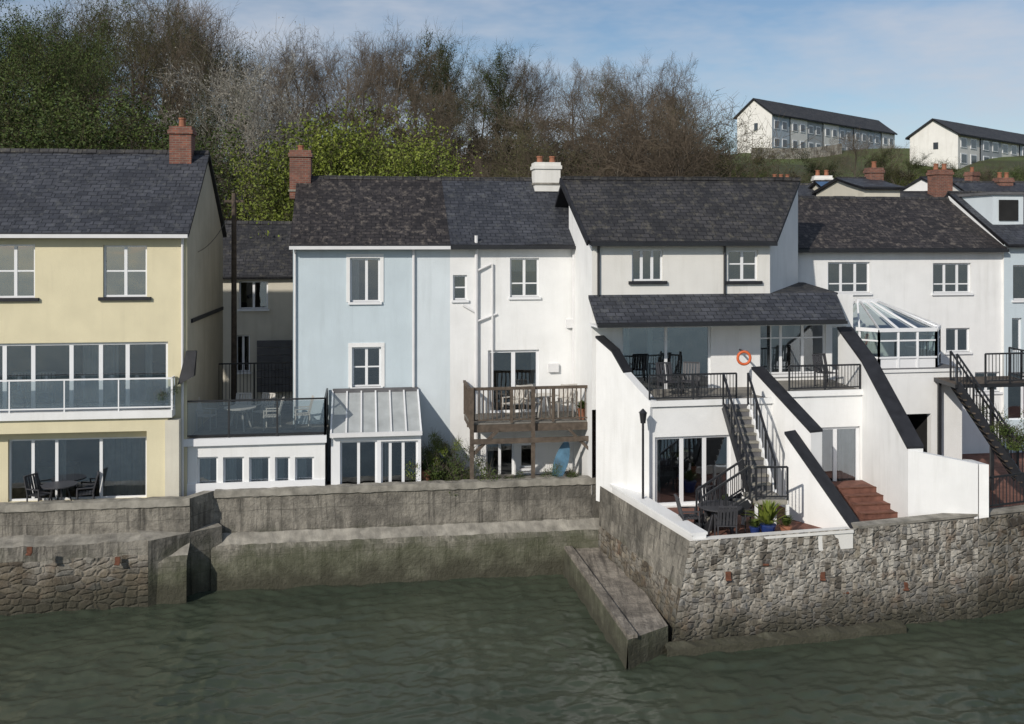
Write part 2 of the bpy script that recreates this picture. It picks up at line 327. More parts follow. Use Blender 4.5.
def chimney(ob,c,w,d,z0,z1,mat,deg=8,pots=2,ph=.26):
    fr=Frame(0,1,deg); fr.O=Vector((c.x,c.y)); p=ob['chimney']
    fbox(p,fr,-w/2,w/2,-d/2,d/2,z0,z1-.25,mat); fbox(p,fr,-w/2-.05,w/2+.05,-d/2-.05,d/2+.05,z1-.25,z1-.12,mat); fbox(p,fr,-w/2-.01,w/2+.01,-d/2-.01,d/2+.01,z1-.12,z1,mat)
    fbox(p,fr,-w/2-.04,w/2+.04,-d/2-.04,d/2+.04,z0+.25,z0+.32,conctop)
    for i in range(pots):
        u=(i-(pots-1)/2)*w/(pots+.2)*1.1; cyl(p,fr.P(u,0,z1),fr.P(u,0,z1+ph),.12,terra,10,.1); cyl(p,fr.P(u,0,z1+ph),fr.P(u,0,z1+ph+.05),.125,terra,10)

# ================================================================ YELLOW HOUSE
fy=Frame(187,30.3,7)
Y=Obj('yellow_house',fy.P(-4,3,2.5))
f=Facade(Y,fy,0,-90,187,234,500,yellow,base=2.3)
f.win(-6,35,244,298,vs=(.5,),hs=(.5,),sill='k',gl=glassr); f.win(103,147,245,297,vs=(.5,),hs=(.5,),sill='k',gl=glassr)
f.win(-85,-45,244,298,vs=(.5,),hs=(.5,),sill='k')
f.win(-80,168,343,411,vs=(.17,.33,.445,.6,.72,.83),hs=(),sill=None,cur=((.64,.79),(.9,.93)),gl=glass,fw=.08,name='glazed_band')
f.win(8,147,438,500,vs=(.17,.34,.66),sill=None,cur=((.33,.4),(.66,.98)),gl=glass,name='sliding_doors')
f.build()
ye,yr=10.62,13.35; u0=fy.hit(-95,0)[0]
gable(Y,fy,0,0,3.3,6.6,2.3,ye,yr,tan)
roof(Y,fy,u0,.1,-.25,3.3,6.85,ye,yr,slateA)
fbox(Y['gutter'],fy,u0,.08,-.36,-.25,ye-.16,ye-.05,gutter); 
cyl(Y['downpipe'],fy.P(-.12,-.07,ye-.15),fy.P(-.12,-.07,2.4),.04,gutter)
vB=-.5; u1b,_z=fy.hit(172,0,vB); ysl=fy.hit(80,412,vB)[1]
fbox(Y['balcony'],fy,u0,u1b,vB,-.003,ysl-.22,ysl,white); fbox(Y['balcony'],fy,u0,u1b-.15,vB+.1,-.005,ysl-.62,ysl-.22,yellow)
fbox(Y['balcony'],fy,u1b-.75,u1b-.1,vB+.1,-.005,2.3,ysl-.62,yellow)
rail(Y['balustrade'],fy.P(u0,vB+.04,ysl),fy.P(u1b,vB+.04,ysl),.95,upvc,gl=glassr,post=1.4,top=.045,postw=.035)
rail(Y['balustrade'],fy.P(u1b-.02,vB+.04,ysl),fy.P(u1b-.02,-.05,ysl),.95,upvc,gl=glassr,post=1.4,top=.045,postw=.035)
c=fy.P(-.75,3.1,0); chimney(Y,c,.7,.7,12.3,14.15,brickm,7,1)
beam(Y['string_course'],fy.P(.03,.6,7.9),fy.P(.03,6.4,7.9),.05,.12,coping)
hx=Y['wall_hood']
hexa(hx,[fy.P(-.22,-.3,6.05),fy.P(.25,-.3,6.3),fy.P(.25,0,6.3),fy.P(-.22,0,6.05),fy.P(.0,-.14,7.05),fy.P(.3,-.14,7.05),fy.P(.3,0,7.05),fy.P(.0,0,7.05)],coping)

# ================================================================ BLUE + WHITE TERRACE
ft=Frame(400,33.4,8.5)
uL=ft.hit(293,0)[0]; uM=ft.hit(450,0)[0]; uR=ft.hit(600,0)[0]; uP=ft.hit(415,0)[0]
te=10.25; tr=ft.hit(430,178,3.7)[1]
BH=Obj('pale_blue_house',ft.P(-1,3,2.5)); WH=Obj('white_house',ft.P(4,3,2.5))
f=Facade(BH,ft,0,293,450,244,480,blue,base=2.3)
f.win(350,380,258,302,vs=(.55,),hs=(),surround=True,cur=((.05,.3),),sill='w'); f.win(352,381,347,387,vs=(.5,),hs=(.5,),surround=True)
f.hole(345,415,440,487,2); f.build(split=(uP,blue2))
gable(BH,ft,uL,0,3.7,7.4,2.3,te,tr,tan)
roof(BH,ft,uL-.1,uM-.002,-.25,3.7,7.6,te,tr,slateB)
f=Facade(WH,ft,0,450,600,244,480,white,base=2.3)
f.win(453,467,275,300,vs=(),hs=(.5,)); f.win(510,539,258,297,vs=(.5,),hs=(.35,),cur='blind')
f.win(488,539,350,413,vs=(.5,),hs=(),sill=None,cur=((.02,.14),(.86,.98)),name='french_doors',fw=.09)
f.win(486,514,440,478,vs=(.5,),sill=None,cur=((.1,.3),)); f.win(520,535,444,468,vs=())
f.build()
roof(WH,ft,uM+.002,uR+.2,-.25,3.7,7.6,te,tr,slateA)
for ob,a,b in ((BH,uL-.1,uM-.01),(WH,uM+.01,ft.hit(585,0)[0])): fbox(ob['gutter'],ft,a,b,-.36,-.25,te-.16,te-.05,gutter if ob is BH else blackm)
cyl(BH['downpipe'],ft.P(uP-.05,-.07,te-.1),ft.P(uP-.05,-.07,2.5),.045,gutter)
cyl(BH['downpipe'],ft.P(uL+.07,-.06,te-.1),ft.P(uL+.07,-.06,2.5),.035,gutter)
up=ft.hit(476,0)[0]
p=WH['soil_pipe']; cyl(p,ft.P(up,-.09,te+.3),ft.P(up,-.09,3.2),.06,gutter)
for zz,du in ((9.6,.55),(8.2,-.45),(7.9,.7)): cyl(p,ft.P(up,-.09,zz-.25),ft.P(up+du,-.05,zz),.035,gutter)
cyl(p,ft.P(up+.55,-.07,9.6),ft.P(up+.55,-.07,4.6),.035,gutter)
cyl(p,ft.P(ft.hit(573,0)[0],-.08,te),ft.P(ft.hit(573,0)[0],-.08,5),.04,gutter)
for a,z in ((566,7.4),(548,5.9)): 
    uu,zz=ft.hit(a,0)[0],z; fbox(p,ft,uu,uu+.35,-.12,-.002,zz,zz+.28,gutter)
c=W(301,0,36.6); chimney(BH,c,.75,.9,11.9,W(0,151,36.6).z,brickm,8,1,.15)
c=W(546,0,37.4); chimney(WH,c,.95,.8,12.2,W(0,163,37.4).z,white2,8,2,.2)

D_=Obj('timber_deck',ft.P(4,-1,4.5)); a=ft.hit(470,0,-1.9)[0]; b=ft.hit(594,0,-1.9)[0]; zd=4.55
n=14
for i in range(n): v0=-1.9+1.88*i/n; fbox(D_['deck'],ft,a,b,v0,v0+1.88/n-.012,zd-.04,zd,deckm)
for v in (-1.95,-1.0): fbox(D_['frame'],ft,a,b,v,v+.06,zd-.28,zd-.045,wood)
k=a
while k<b: fbox(D_['frame'],ft,k,k+.06,-1.88,-.05,zd-.2,zd-.05,wood); k+=.45
for x in (a+.05,a+(b-a)*.5,b-.1): 
    beam(D_['posts'],ft.P(x,-2.0,2.3),ft.P(x,-2.0,zd+1.15),.13,.13,wood)
beam(D_['posts'],ft.P(a+.05,-2.0,zd-1),ft.P(a+.9,-2.0,zd-.2),.09,.09,wood); beam(D_['posts'],ft.P(b-.1,-2.0,zd-1),ft.P(b-.9,-2.0,zd-.2),.09,.09,wood)
beam(D_['posts'],ft.P(a,-2.06,zd-.55),ft.P(b,-2.06,zd-.55),.07,.16,wood)
rail(D_['railing'],ft.P(a,-1.9,zd),ft.P(b,-1.9,zd),1.1,wood,sp=.14,r=.035,top=.09,postw=.09)
rail(D_['railing'],ft.P(a,-1.85,zd),ft.P(a,-.1,zd),1.1,wood,sp=.14,r=.035,top=.08); rail(D_['railing'],ft.P(b,-1.85,zd),ft.P(b,-.1,zd),1.1,wood,sp=.14,r=.035,top=.08)

E=Obj('flat_roof_extension',ft.P(-6,-1,2.5)); vE=-2.1
f=Facade(E,ft,vE,180,325,444,495,white,base=2.3)
for a_,b_ in ((197,218),(223,244),(249,270),(275,290),(295,314)): f.win(a_,b_,457,491,vs=(),sill=None,cur=((.1,.6),),depth=1.3,gl=glassr)
f.build(); a,b=f.u0,f.u1; zt=f.z1
E['walls'].add([ft.P(b,vE,2.3),ft.P(b,0,2.3),ft.P(b,0,zt),ft.P(b,vE,zt)],[(0,1,2,3)],white)
E['walls'].add([ft.P(a,vE,2.3),ft.P(a,4,2.3),ft.P(a,4,zt),ft.P(a,vE,zt)],[(3,2,1,0)],white)
fbox(E['fascia'],ft,a-.05,b+.05,vE-.12,vE+.02,zt,zt+.22,upvc)
fbox(E['deck'],ft,a-.04,uL-.01,vE+.021,4,zt+.02,zt+.19,deckm); fbox(E['deck'],ft,uL-.01,b+.04,vE+.021,-.01,zt+.02,zt+.19,deckm)
fbox(E['plinth'],ft,a,b,vE-.06,vE-.001,2.3,3.0,upvc)
zt+=.2
R_=E['balustrade']; rail(R_,ft.P(a,vE,zt),ft.P(b,vE,zt),1.15,blackm,gl=glass,post=1.5,top=.05)
rail(R_,ft.P(b,vE,zt),ft.P(b,-.1,zt),1.15,blackm,gl=glass,post=1.2); rail(R_,ft.P(a,vE,zt),ft.P(a,3.5,zt),1.15,blackm,gl=glass,post=1.3)
rail(R_,ft.P(a,3.5,zt),ft.P(uL,3.5,zt),1.6,blackm,sp=.12,post=1.3)
zterr=zt
C=Obj('conservatory',ft.P(-1,-1,2.5)); vC=-2.0
a=ft.hit(331,0,vC)[0]; b=ft.hit(421,0,vC)[0]; zc=ft.hit(370,433,vC)[1]; zt2=ft.hit(370,391,-.05)[1]
f=Facade(C,ft,vC,331,421,433,487,upvc,base=2.3,th=.1)
f.win(340,377,441,492,vs=(.5,),sill=None,depth=1.7,name='door'); f.win(381,418,441,492,vs=(.25,.6),sill=None,depth=1.7,cur=((.1,.2),))
f.build()
p=C['roof']; p.add([ft.P(a,vC-.1,zc),ft.P(b,vC-.1,zc),ft.P(b,-.05,zt2),ft.P(a,-.05,zt2)],[(0,1,2,3)],frost)
for i in range(7): u=a+(b-a)*i/6; beam(p,ft.P(u,vC-.1,zc+.03),ft.P(u,-.05,zt2+.03),.05,.06,upvc if i%3==0 else gutter)
fbox(p,ft,a-.03,b+.03,vC-.2,vC-.1,zc-.08,zc+.05,gutter); fbox(p,ft,a,b,-.12,-.02,zt2-.04,zt2+.1,felt)
for u in (a,b): C['walls'].add([ft.P(u,vC,2.3),ft.P(u,-.02,2.3),ft.P(u,-.02,zt2),ft.P(u,vC,zc)],[(0,1,2,3)],frost)

# ================================================================ WING (two maisonettes with sloping walls)
fw=Frame(592,31.8,10)
G=Obj('white_double_house',fw.P(4,1,2.5))
u0=0; u1=fw.hit(770,0)[0]; we=fw.hit(680,241,-.2)[1]; wr=fw.hit(680,180,3.2)[1]
f=Facade(G,fw,0,592,770,241,296,white2)
f.win(632,663,249,281,vs=(.33,.67),hs=(),sill='k'); f.win(728,758,250,281,vs=(.5,),hs=(.55,),sill='k'); f.build()
ztop=f.z0
f=Facade(G,fw,0,592,853,295.9,420,white,base=5.0)
f.z1=ztop-.002
f.win(622,711,326,402,vs=(.5,),sill=None,cur=((.02,.1),(.3,.36)),gl=glassr,name='patio_doors'); f.win(760,826,324,374,vs=(.33,.66),hs=(.72,),sill='w',cur=((.36,.44),(.56,.64)))
f.win(832,846,326,372,vs=(),sill=None); f.build()
G['walls'].add([fw.P(0,0,2.3),fw.P(-.0,3.2,2.3),fw.P(0,3.2,wr-.1),fw.P(0,0,we-.1)],[(3,2,1,0)],white)
rp=Vector(W(798,190,35.6)); ep=fw.P(u1,0,we-.05)
G['walls'].add([Vector((ep.x,ep.y,5)),Vector((rp.x,rp.y,5)),Vector((rp.x,rp.y,wr-.1)),ep],[(0,1,2,3)],white)
p=G['roof']
rl=fw.P(-.25,3.2,wr); rr=Vector((rp.x+.08,rp.y,wr))
slab(p,[fw.P(-.15,-.25,we),fw.P(u1+.12,-.25,we),rr,rl],.13,slateC,coping)
slab(p,[rr,rr+Vector((0,3.4,-2.1)),fw.P(-.15,6.6,we),rl],.13,slateC,coping)
beam(G['bargeboard'],fw.P(-.2,-.27,we-.06),rl+Vector((-.06,0,-.06)),.06,.2,coping)
n=26
for i in range(n):
    k=Vector((0,0,random.uniform(-.01,.015))); A=rl.lerp(rr,i/n)+k;B=rl.lerp(rr,(i+1)/n-.001)+k; beam(G['ridge_tiles'],A+Vector((0,0,.02)),B+Vector((0,0,.02)),.22,.12,slateC)
fbox(G['gutter'],fw,-.1,u1+.1,-.36,-.25,we-.16,we-.05,blackm)
for x in (598,724): uu=fw.hit(x,0)[0]; cyl(G['downpipe'],fw.P(uu,-.06,we-.1),fw.P(uu,-.06,ztop),.04,blackm)
zl=fw.hit(720,321,-1.2)[1]; ua=fw.hit(597,0,-1.25)[0]; ub=fw.hit(846,0,-1.25)[0]
slab(G['lean_to_roof'],[fw.P(ua,-1.25,zl),fw.P(ub,-1.25,zl),fw.P(fw.hit(836,0)[0],0,ztop+.06),fw.P(-.12,0,ztop+.06)],.1,slateA,coping)
slab(G['lean_to_roof'],[fw.P(u1,.003,ztop+.06),fw.P(fw.hit(838,0)[0],.003,ztop+.06),fw.P(fw.hit(838,0)[0],2.5,ztop+.3),fw.P(u1,2.5,ztop+.3)],.1,slateC,coping)
fbox(G['gutter'],fw,ua,ub,-1.36,-1.25,zl-.14,zl-.04,blackm)
fbox(G['soffit'],fw,ua+.05,ub-.05,-1.2,-.01,zl-.17,zl-.11,upvc)
vF=-2.4
f=Facade(G,fw,vF,650,786,400,505,white,base=2.3)
f.win(655,731,436,505,vs=(.36,.66),sill=None,gl=glassr,cur=((.02,.1),),name='patio_doors',fw=.08,depth=2.1); f.build()
f2=Facade(G,fw,vF,786,868,391,492,white,base=2.3)
f2.win(813,860,427,493,vs=(.5,),sill=None,gl=glassr,name='patio_doors',fw=.08,cur=((.6,.95),),depth=2.1); f2.build()
zb2=f2.z1
for A_,B_,zz in ((650,786,f.z1),(786,868,zb2)):
    ux,uy=fw.hit(A_,0,vF)[0],fw.hit(B_,0,vF)[0]
    slab(G['balcony'],[fw.P(ux,vF,zz),fw.P(uy,vF,zz),fw.P(uy,-.01,zz),fw.P(ux,-.01,zz)],.18,gravel,white)
    fbox(G['balcony'],fw,ux,uy,vF-.08,vF-.002,zz-.14,zz+.03,white)
zb=f.z1
rail(G['balcony_railing'],fw.P(fw.hit(650,0,vF)[0],vF+.05,zb),fw.P(fw.hit(737,0,vF)[0],vF+.05,zb),.78,blackm,sp=.1,post=1.3)
rail(G['balcony_railing'],fw.P(fw.hit(790,0,vF)[0],vF+.05,zb2),fw.P(fw.hit(861,0,vF)[0],vF+.05,zb2),.78,blackm,sp=.1,post=1.3)
def slopewall(name,A,B,prof,zbase=2.2,th=.26,cop=99,mat=white):
    o=Obj(name,WD(A[0],A[1],zbase)); a=WD(A[0],A[1],0).xy; b=WD(B[0],B[1],0).xy; d=(b-a).normalized(); nrm=Vector((d.y,-d.x))
    if nrm.dot(-a)<0: nrm=-nrm
    pts=[]
    for px,py in prof:
        r=Vector(((px-HX)/F,1)); t=a.dot(nrm)/r.dot(nrm); q=r*t; pts.append(Vector((q.x,q.y,CZ-(py-HY)/F*t)))
    off=Vector((-nrm.x,-nrm.y,0))*th
    for i in range(len(pts)-1):
        P0,P1=pts[i],pts[i+1]
        if (P1.xy-P0.xy).length<.02: continue
        g0,g1=Vector((P0.x,P0.y,zbase)),Vector((P1.x,P1.y,zbase))
        o['wall'].add([g0,g1,P1,P0,g0+off,g1+off,P1+off,P0+off],[(0,1,2,3),(7,6,5,4),(0,4,5,1),(3,2,6,7)]+([(0,3,7,4)] if i==0 else [])+([(1,5,6,2)] if i==len(pts)-2 else []),mat)
        if i<cop:
            e=off.normalized()*.03; c=Vector((0,0,.07))
            hexa(o['coping'],[P0-e+Vector((0,0,.003)),P1-e+Vector((0,0,.003)),P1+off+e+Vector((0,0,.003)),P0+off+e+Vector((0,0,.003)),P0-e+c,P1-e+c,P1+off+e+c,P0+off+e+c],coping)
slopewall('party_wall',(595,31.5),(651,29.55),[(596,338),(612,352),(624,373),(650,402)],th=.3,cop=2)
slopewall('party_wall',(752,31.2),(813,28.6),[(752,369),(811,433)],th=.4)
slopewall('party_wall',(783,28.75),(858,26.7),[(785,434),(856,536)],th=.42)
slopewall('party_wall',(836,32.6),(909,28.0),[(838,329),(862,362),(908,449)],th=.45)
slopewall('courtyard_wall',(908,28.05),(979,27.85),[(908,450),(978,464)],th=.25,cop=0,zbase=2.5)
slopewall('courtyard_wall',(979,27.85),(962,31.5),[(979,464),(963,459)],th=.25,cop=0,zbase=2.5)
lr=Obj('life_ring',fw.P(5,-.1,7)); 
cc=Vector(W(744,358,31.8)); 
R,r=.2,.045; vs=[];fs=[];n1,n2=20,8
for i in range(n1):
    for j in range(n2):
        t=i*2*math.pi/n1;q=j*2*math.pi/n2; k=R+r*math.cos(q); vs.append(cc+Vector((k*math.cos(t),r*math.sin(q),k*math.sin(t))))
for i in range(n1):
    for j in range(n2): fs.append((i*n2+j,((i+1)%n1)*n2+j,((i+1)%n1)*n2+(j+1)%n2,i*n2+(j+1)%n2))
lr['ring'].add(vs,fs,orange); lr['ring'].smooth=True
beam(lr['bracket'],cc+Vector((0,.05,.2)),cc+Vector((0,.6,.2)),.05,.05,blackm)
S=Obj('external_stair',WD(765,29,2.5))
top=WD(748,29.7,zb); bot=WD(775,28.0,3.35); wd=Vector((-.9,-.02,0)); n=11
for i in range(n):
    dz=(top.z-bot.z)/n; run=(bot-top)/n; run.z=0
    c=top.lerp(bot,i/n); c.z=top.z-dz*(i+1)
    a0=c; pts=[a0+Vector((0,0,-.06)),a0+wd*.8+Vector((0,0,-.06)),a0+wd*.8+run*1.15+Vector((0,0,-.06)),a0+run*1.15+Vector((0,0,-.06))]
    hexa(S['treads'],pts+[x+Vector((0,0,.06)) for x in pts],conctop)
    pts=[a0+Vector((0,0,-.25)),a0+wd*.78+Vector((0,0,-.25)),a0+wd*.78+Vector((0,0,dz-.07)),a0+Vector((0,0,dz-.07))]
    S['risers'].add(pts,[(0,1,2,3)],felt)
for k in (0,.8):
    A=top+wd*k;B=bot+wd*k; beam(S['stringer'],A-Vector((0,0,.15)),B-Vector((0,0,.1)),.06,.25,blackm if k else white)
for k in (.0,.82):
    A=top+wd*k;B=bot+wd*k; rail(S['handrail'],A-Vector((0,0,.1)),B-Vector((0,0,.1)),.95,blackm,sp=.3,post=.9,top=.055,r=.02)
ld=[bot,bot+wd,bot+wd+Vector((.15,-.9,0)),bot+Vector((.1,-.9,0))]
slab(S['landing'],ld,.12,conctop)
for q in ld: beam(S['landing_posts'],q-Vector((0,0,.12)),Vector((q.x,q.y,2.4)),.08,.08,white)
fbx=bot+wd
for i in range(5):
    z=bot.z-(i+1)*.17; x0=fbx.x-.26*i
    pts=[Vector((x0-.28,fbx.y-.8,z-.05)),Vector((x0,fbx.y-.8,z-.05)),Vector((x0,fbx.y,z-.05)),Vector((x0-.28,fbx.y,z-.05))]
    hexa(S['treads'],pts+[x+Vector((0,0,.05)) for x in pts],conctop)
for dy in (-.8,0):
    A=Vector((fbx.x,fbx.y+dy,bot.z)); B=Vector((fbx.x-1.3,fbx.y+dy,2.5)); rail(S['handrail'],A,B,.9,blackm,sp=.14,post=.7,top=.055,r=.02); beam(S['stringer'],A-Vector((0,0,.1)),B,.05,.22,blackm)
rail(S['handrail'],ld[3],ld[2],.9,blackm,sp=.14,post=.9,top=.05,r=.02)
LP=Obj('garden_lamp',WD(643,28.9,3)); q=WD(643,29.2,0)
cyl(LP['post'],Vector((q.x,q.y,2.4)),Vector((q.x,q.y,W(0,425,28.9).z)),.035,blackm)
z=W(0,425,28.9).z; cyl(LP['lantern'],Vector((q.x,q.y,z)),Vector((q.x,q.y,z+.3)),.08,blackm,6,.12); cyl(LP['lantern'],Vector((q.x,q.y,z+.3)),Vector((q.x,q.y,z+.42)),.14,blackm,6,.02)

# ================================================================ RIGHT HOUSE
fr_=Frame(800,36.2,9)
RH=Obj('white_terraced_house',fr_.P(5,3,3)); u0,u1=-1.2,fr_.hit(1003,0)[0]
f=Facade(RH,fr_,0,790,1003,249,470,white,base=2.4)
f.win(828,870,262,293,vs=(.33,.67),hs=(.3,)); f.win(933,971,263,293,vs=(.33,.67),hs=(.3,)); f.win(946,970,328,352,vs=(.5,)); f.win(975,1000,372,392,vs=(.5,))
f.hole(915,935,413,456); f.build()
re_=fr_.hit(900,248,-.2)[1]; rz=fr_.hit(900,198,3.5)[1]
roof(RH,fr_,u0-3,u1,-.25,3.5,7.2,re_,rz,slateB)
fbox(RH['gutter'],fr_,u0,u1,-.36,-.25,re_-.16,re_-.05,blackm)
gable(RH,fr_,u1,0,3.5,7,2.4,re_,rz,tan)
RB=Obj('pale_blue_terraced_house',fr_.P(10,3,3))
f=Facade(RB,fr_,-.1,1004,1130,244,480,blue,base=2.4); f.win(1013,1045,265,300,vs=(.5,)); f.win(1008,1040,372,420,vs=(.5,),sill=None); f.win(1012,1022,318,352,vs=(),sill=None,gl=glassr); f.build()
z1=f.z1; roof(RB,fr_,f.u0-.02,f.u1,-.4,3.4,7,z1,rz+.25,slateA); gable(RB,fr_,f.u0,-.1,3.4,6.8,2.4,z1+.05,rz+.2,white)
fbox(RB['dormer'],fr_,f.u0+.3,f.u0+1.6,1.0,3.2,z1+.5,z1+1.9,blue2); fbox(RB['dormer'],fr_,f.u0+.2,f.u0+1.7,.9,3.3,z1+1.9,z1+2.0,felt); fbox(RB['dormer'],fr_,f.u0+.55,f.u0+1.35,.95,.995,z1+.9,z1+1.7,dark)
XT=Obj('white_extension',fr_.P(4,-2,3)); vX=-3.6
f=Facade(XT,fr_,vX,862,962,372,462,white,base=2.4); f.hole(898,931,414,470,1.6); f.build()
for u in (f.u0,f.u1): XT['walls'].add([fr_.P(u,vX,2.4),fr_.P(u,-.01,2.4),fr_.P(u,-.01,f.z1),fr_.P(u,vX,f.z1)],[(0,1,2,3)],white)
slab(XT['roof'],[fr_.P(f.u0-.05,vX-.06,f.z1+.1),fr_.P(f.u1+.05,vX-.06,f.z1+.1),fr_.P(f.u1+.05,-.01,f.z1+.1),fr_.P(f.u0-.05,-.01,f.z1+.1)],.1,felt,white)
zf=f.z1+.1
GR=Obj('glass_garden_room',fr_.P(4,-2,6))
x0=fr_.hit(846,0,-2.6)[0]; x1=fr_.hit(946,0,-2.6)[0]; plan=[(x0,-.05),(x0,-2.2),(x0+.8,-3.3),(x1-.8,-3.3),(x1,-2.2),(x1,-.05)]
zg=fr_.hit(895,330,-3.3)[1]; za=fr_.hit(870,302,-1.2)[1]; ap=[(x0+1.0,-.9),(x0+1.0,-1.3),(x0+1.1,-1.5),(x1-1.9,-1.5),(x1-1.8,-1.3),(x1-1.8,-.9)]
for i in range(5):
    (ua_,va_),(ub_,vb_)=plan[i],plan[i+1]
    A0,B0=fr_.P(ua_,va_,zf),fr_.P(ub_,vb_,zf); A1,B1=fr_.P(ua_,va_,zg),fr_.P(ub_,vb_,zg); H_=Vector((0,0,.35))
    GR['glazing'].add([A0+H_,B0+H_,B1,A1],[(0,1,2,3)],glassc); GR['dwarf_wall'].add([A0,B0,B0+H_,A0+H_],[(0,1,2,3)],upvc)
    n=max(2,round((B0-A0).length/.65))
    for k in range(n+1): t=k/n; beam(GR['frame'],A0.lerp(B0,t),A1.lerp(B1,t),.07,.07,upvc)
    beam(GR['frame'],A1,B1,.12,.12,upvc); beam(GR['frame'],A0+H_,B0+H_,.08,.06,upvc); beam(GR['frame'],A0.lerp(A1,.72),B0.lerp(B1,.72),.05,.05,upvc)
    C0,C1=fr_.P(*ap[i],za),fr_.P(*ap[i+1],za)
    GR['roof_glazing'].add([A1,B1,C1,C0],[(0,1,2,3)],glassc)
    for k in range(n+1): t=k/n; beam(GR['frame'],A1.lerp(B1,t)+Vector((0,0,.04)),C0.lerp(C1,t)+Vector((0,0,.04)),.055,.055,upvc)
beam(GR['frame'],fr_.P(x0+1,-1.4,za+.05),fr_.P(x1-1.8,-1.4,za+.05),.14,.14,upvc)
MS=Obj('metal_stair',W(990,430,30.5))
A=W(957,384,31.6); B=W(1026,486,29.9)
for dx in (0,.85):
    a=A+Vector((dx*.2,dx,0)); b=B+Vector((dx*.2,dx,0)); beam(MS['stringer'],a,b,.06,.25,blackm); rail(MS['handrail'],a,b,.95,blackm,sp=.17,post=.9,top=.05)
for i in range(15): 
    q=A.lerp(B,(i+.5)/15); hexa(MS['treads'],[q+Vector(v) for v in ((-.13,0,-.02),(.13,0,-.02),(.3,.85,-.02),(.04,.85,-.02),(-.13,0,.02),(.13,0,.02),(.3,.85,.02),(.04,.85,.02))],wood)
slab(MS['platform'],[A+Vector((-.1,-.1,0)),A+Vector((2.6,.3,0)),A+Vector((2.6,1.9,0)),A+Vector((-.1,1.5,0))],.12,wood,blackm)
rail(MS['handrail'],A+Vector((.9,-.0,0)),A+Vector((2.6,.3,0)),.95,blackm,sp=.12,post=.9); rail(MS['handrail'],A+Vector((2.6,.3,0)),A+Vector((2.6,1.9,0)),.95,blackm,sp=.12,post=.9)
for q in (A+Vector((0,1.3,0)),A+Vector((2.5,.4,0)),A+Vector((1.2,.2,0))): beam(MS['platform'],q-Vector((0,0,.1)),Vector((q.x,q.y,2.4)),.1,.1,blackm)
FR2=Obj('terrace_railing',WD(1000,28.5,3)); rail(FR2['rail'],WD(982,28.1,2.8),WD(1070,29.4,2.8),.9,blackm,sp=.13,post=1.4)

# ================================================================ COTTAGE BEHIND ALLEY + backdrop houses
def house(name,px0,px1,D,deg,py_e,py_r,py_b,depth,wm,rm,wins=(),chims=(),cm=None,zbase=None):
    fr=Frame(px0,D,deg); u1=fr.hit(px1,0)[0]; o=Obj(name,fr.P(u1/2,depth/2,fr.hit((px0+px1)/2,py_b)[1]))
    f=Facade(o,fr,0,px0,px1,py_e,py_b,wm,base=zbase)
    for w in wins: f.win(*w,vs=(.5,),depth=1.5)
    f.build(); ze=f.z1; zr=fr.hit((px0+px1)/2,py_r,depth/2)[1]; z0=f.z0
    gable(o,fr,0,0,depth/2,depth,z0,ze,zr,wm); gable(o,fr,u1,0,depth/2,depth,z0,ze,zr,wm)
    roof(o,fr,-.15,u1+.15,-.2,depth/2,depth+.2,ze,zr,rm)
    for cpx,py0,py1,w,pots in chims:
        DD=D+depth/2; c=WD(cpx,DD,0); chimney(o,c,w,w*.8,W(0,py1,DD).z-.4,W(0,py0,DD).z,cm or brickm,deg,pots)
    return o,fr,f
house('cream_cottage',205,300,40,8,276,222,400,6,cream,slateC,wins=((239,268,281,309),(236,250,335,372)),zbase=3)
fg=Obj('garage_door',W(270,365,39.8)); a,b,z0,z1=Frame(205,39.9,8).bx(257,292,340,392); ff=Frame(205,39.9,8)
for i in range(7): h=(z1-z0)/7; fbox(fg['panels'],ff,a,b,-.06,-.01,z0+h*i+.01,z0+h*(i+1)-.01,felt)
TP=Obj('telegraph_pole',WD(234,36.5,3)); a=WD(234,36.5,3); b=WD(234,36.5,W(0,193,36.5).z); cyl(TP['pole'],a,b,.11,wood,10,.085)
beam(TP['crossarm'],b+Vector((-.35,0,-.3)),b+Vector((.35,0,-.3)),.07,.09,wood)
for s_ in (-.3,0.3): cyl(TP['insulators'],b+Vector((s_,0,-.25)),b+Vector((s_,0,-.1)),.03,coping)
for E1 in (ft.P(uL+.1,-.1,te-.3),fy.P(.05,1.5,ye-.6)):
    for i in range(10):
        t0,t1=i/10,(i+1)/10; sg=lambda t:-.35*4*t*(1-t); A=(b+Vector((.1,0,-.15))).lerp(E1,t0); B=(b+Vector((.1,0,-.15))).lerp(E1,t1); A.z+=sg(t0);B.z+=sg(t1); beam(TP['wires'],A,B,.015,.015,blackm)
house('brick_chimney_house',770,838,52,12,212,192,260,6,white2,slateC,chims=((781,180,192,1.1,3),),zbase=4)
house('blue_roofed_cottage',838,875,49,6,198,181,260,5,cream,tarp,zbase=4)
house('stone_cottage',806,842,50,-6,203,184,260,6,cream,slateA,chims=((822,176,190,.9,2),),cm=white2,zbase=4)
house('tan_cottage',864,900,46,8,187,178,260,5,cream,slateA,chims=((874,168,186,.7,1),),zbase=4)
house('terrace_cottage',895,962,47,10,207,192,250,5,white2,slateC,chims=((940,170,196,.9,2),),zbase=4)
house('white_cottage',965,1012,60,30,199,180,245,6,white,slateA,chims=((972,172,182,.7,1),),zbase=4)
house('grey_cottage',985,1090,52,5,204,182,250,6,white2,slateA,chims=((1003,178,190,.8,2),),zbase=4)
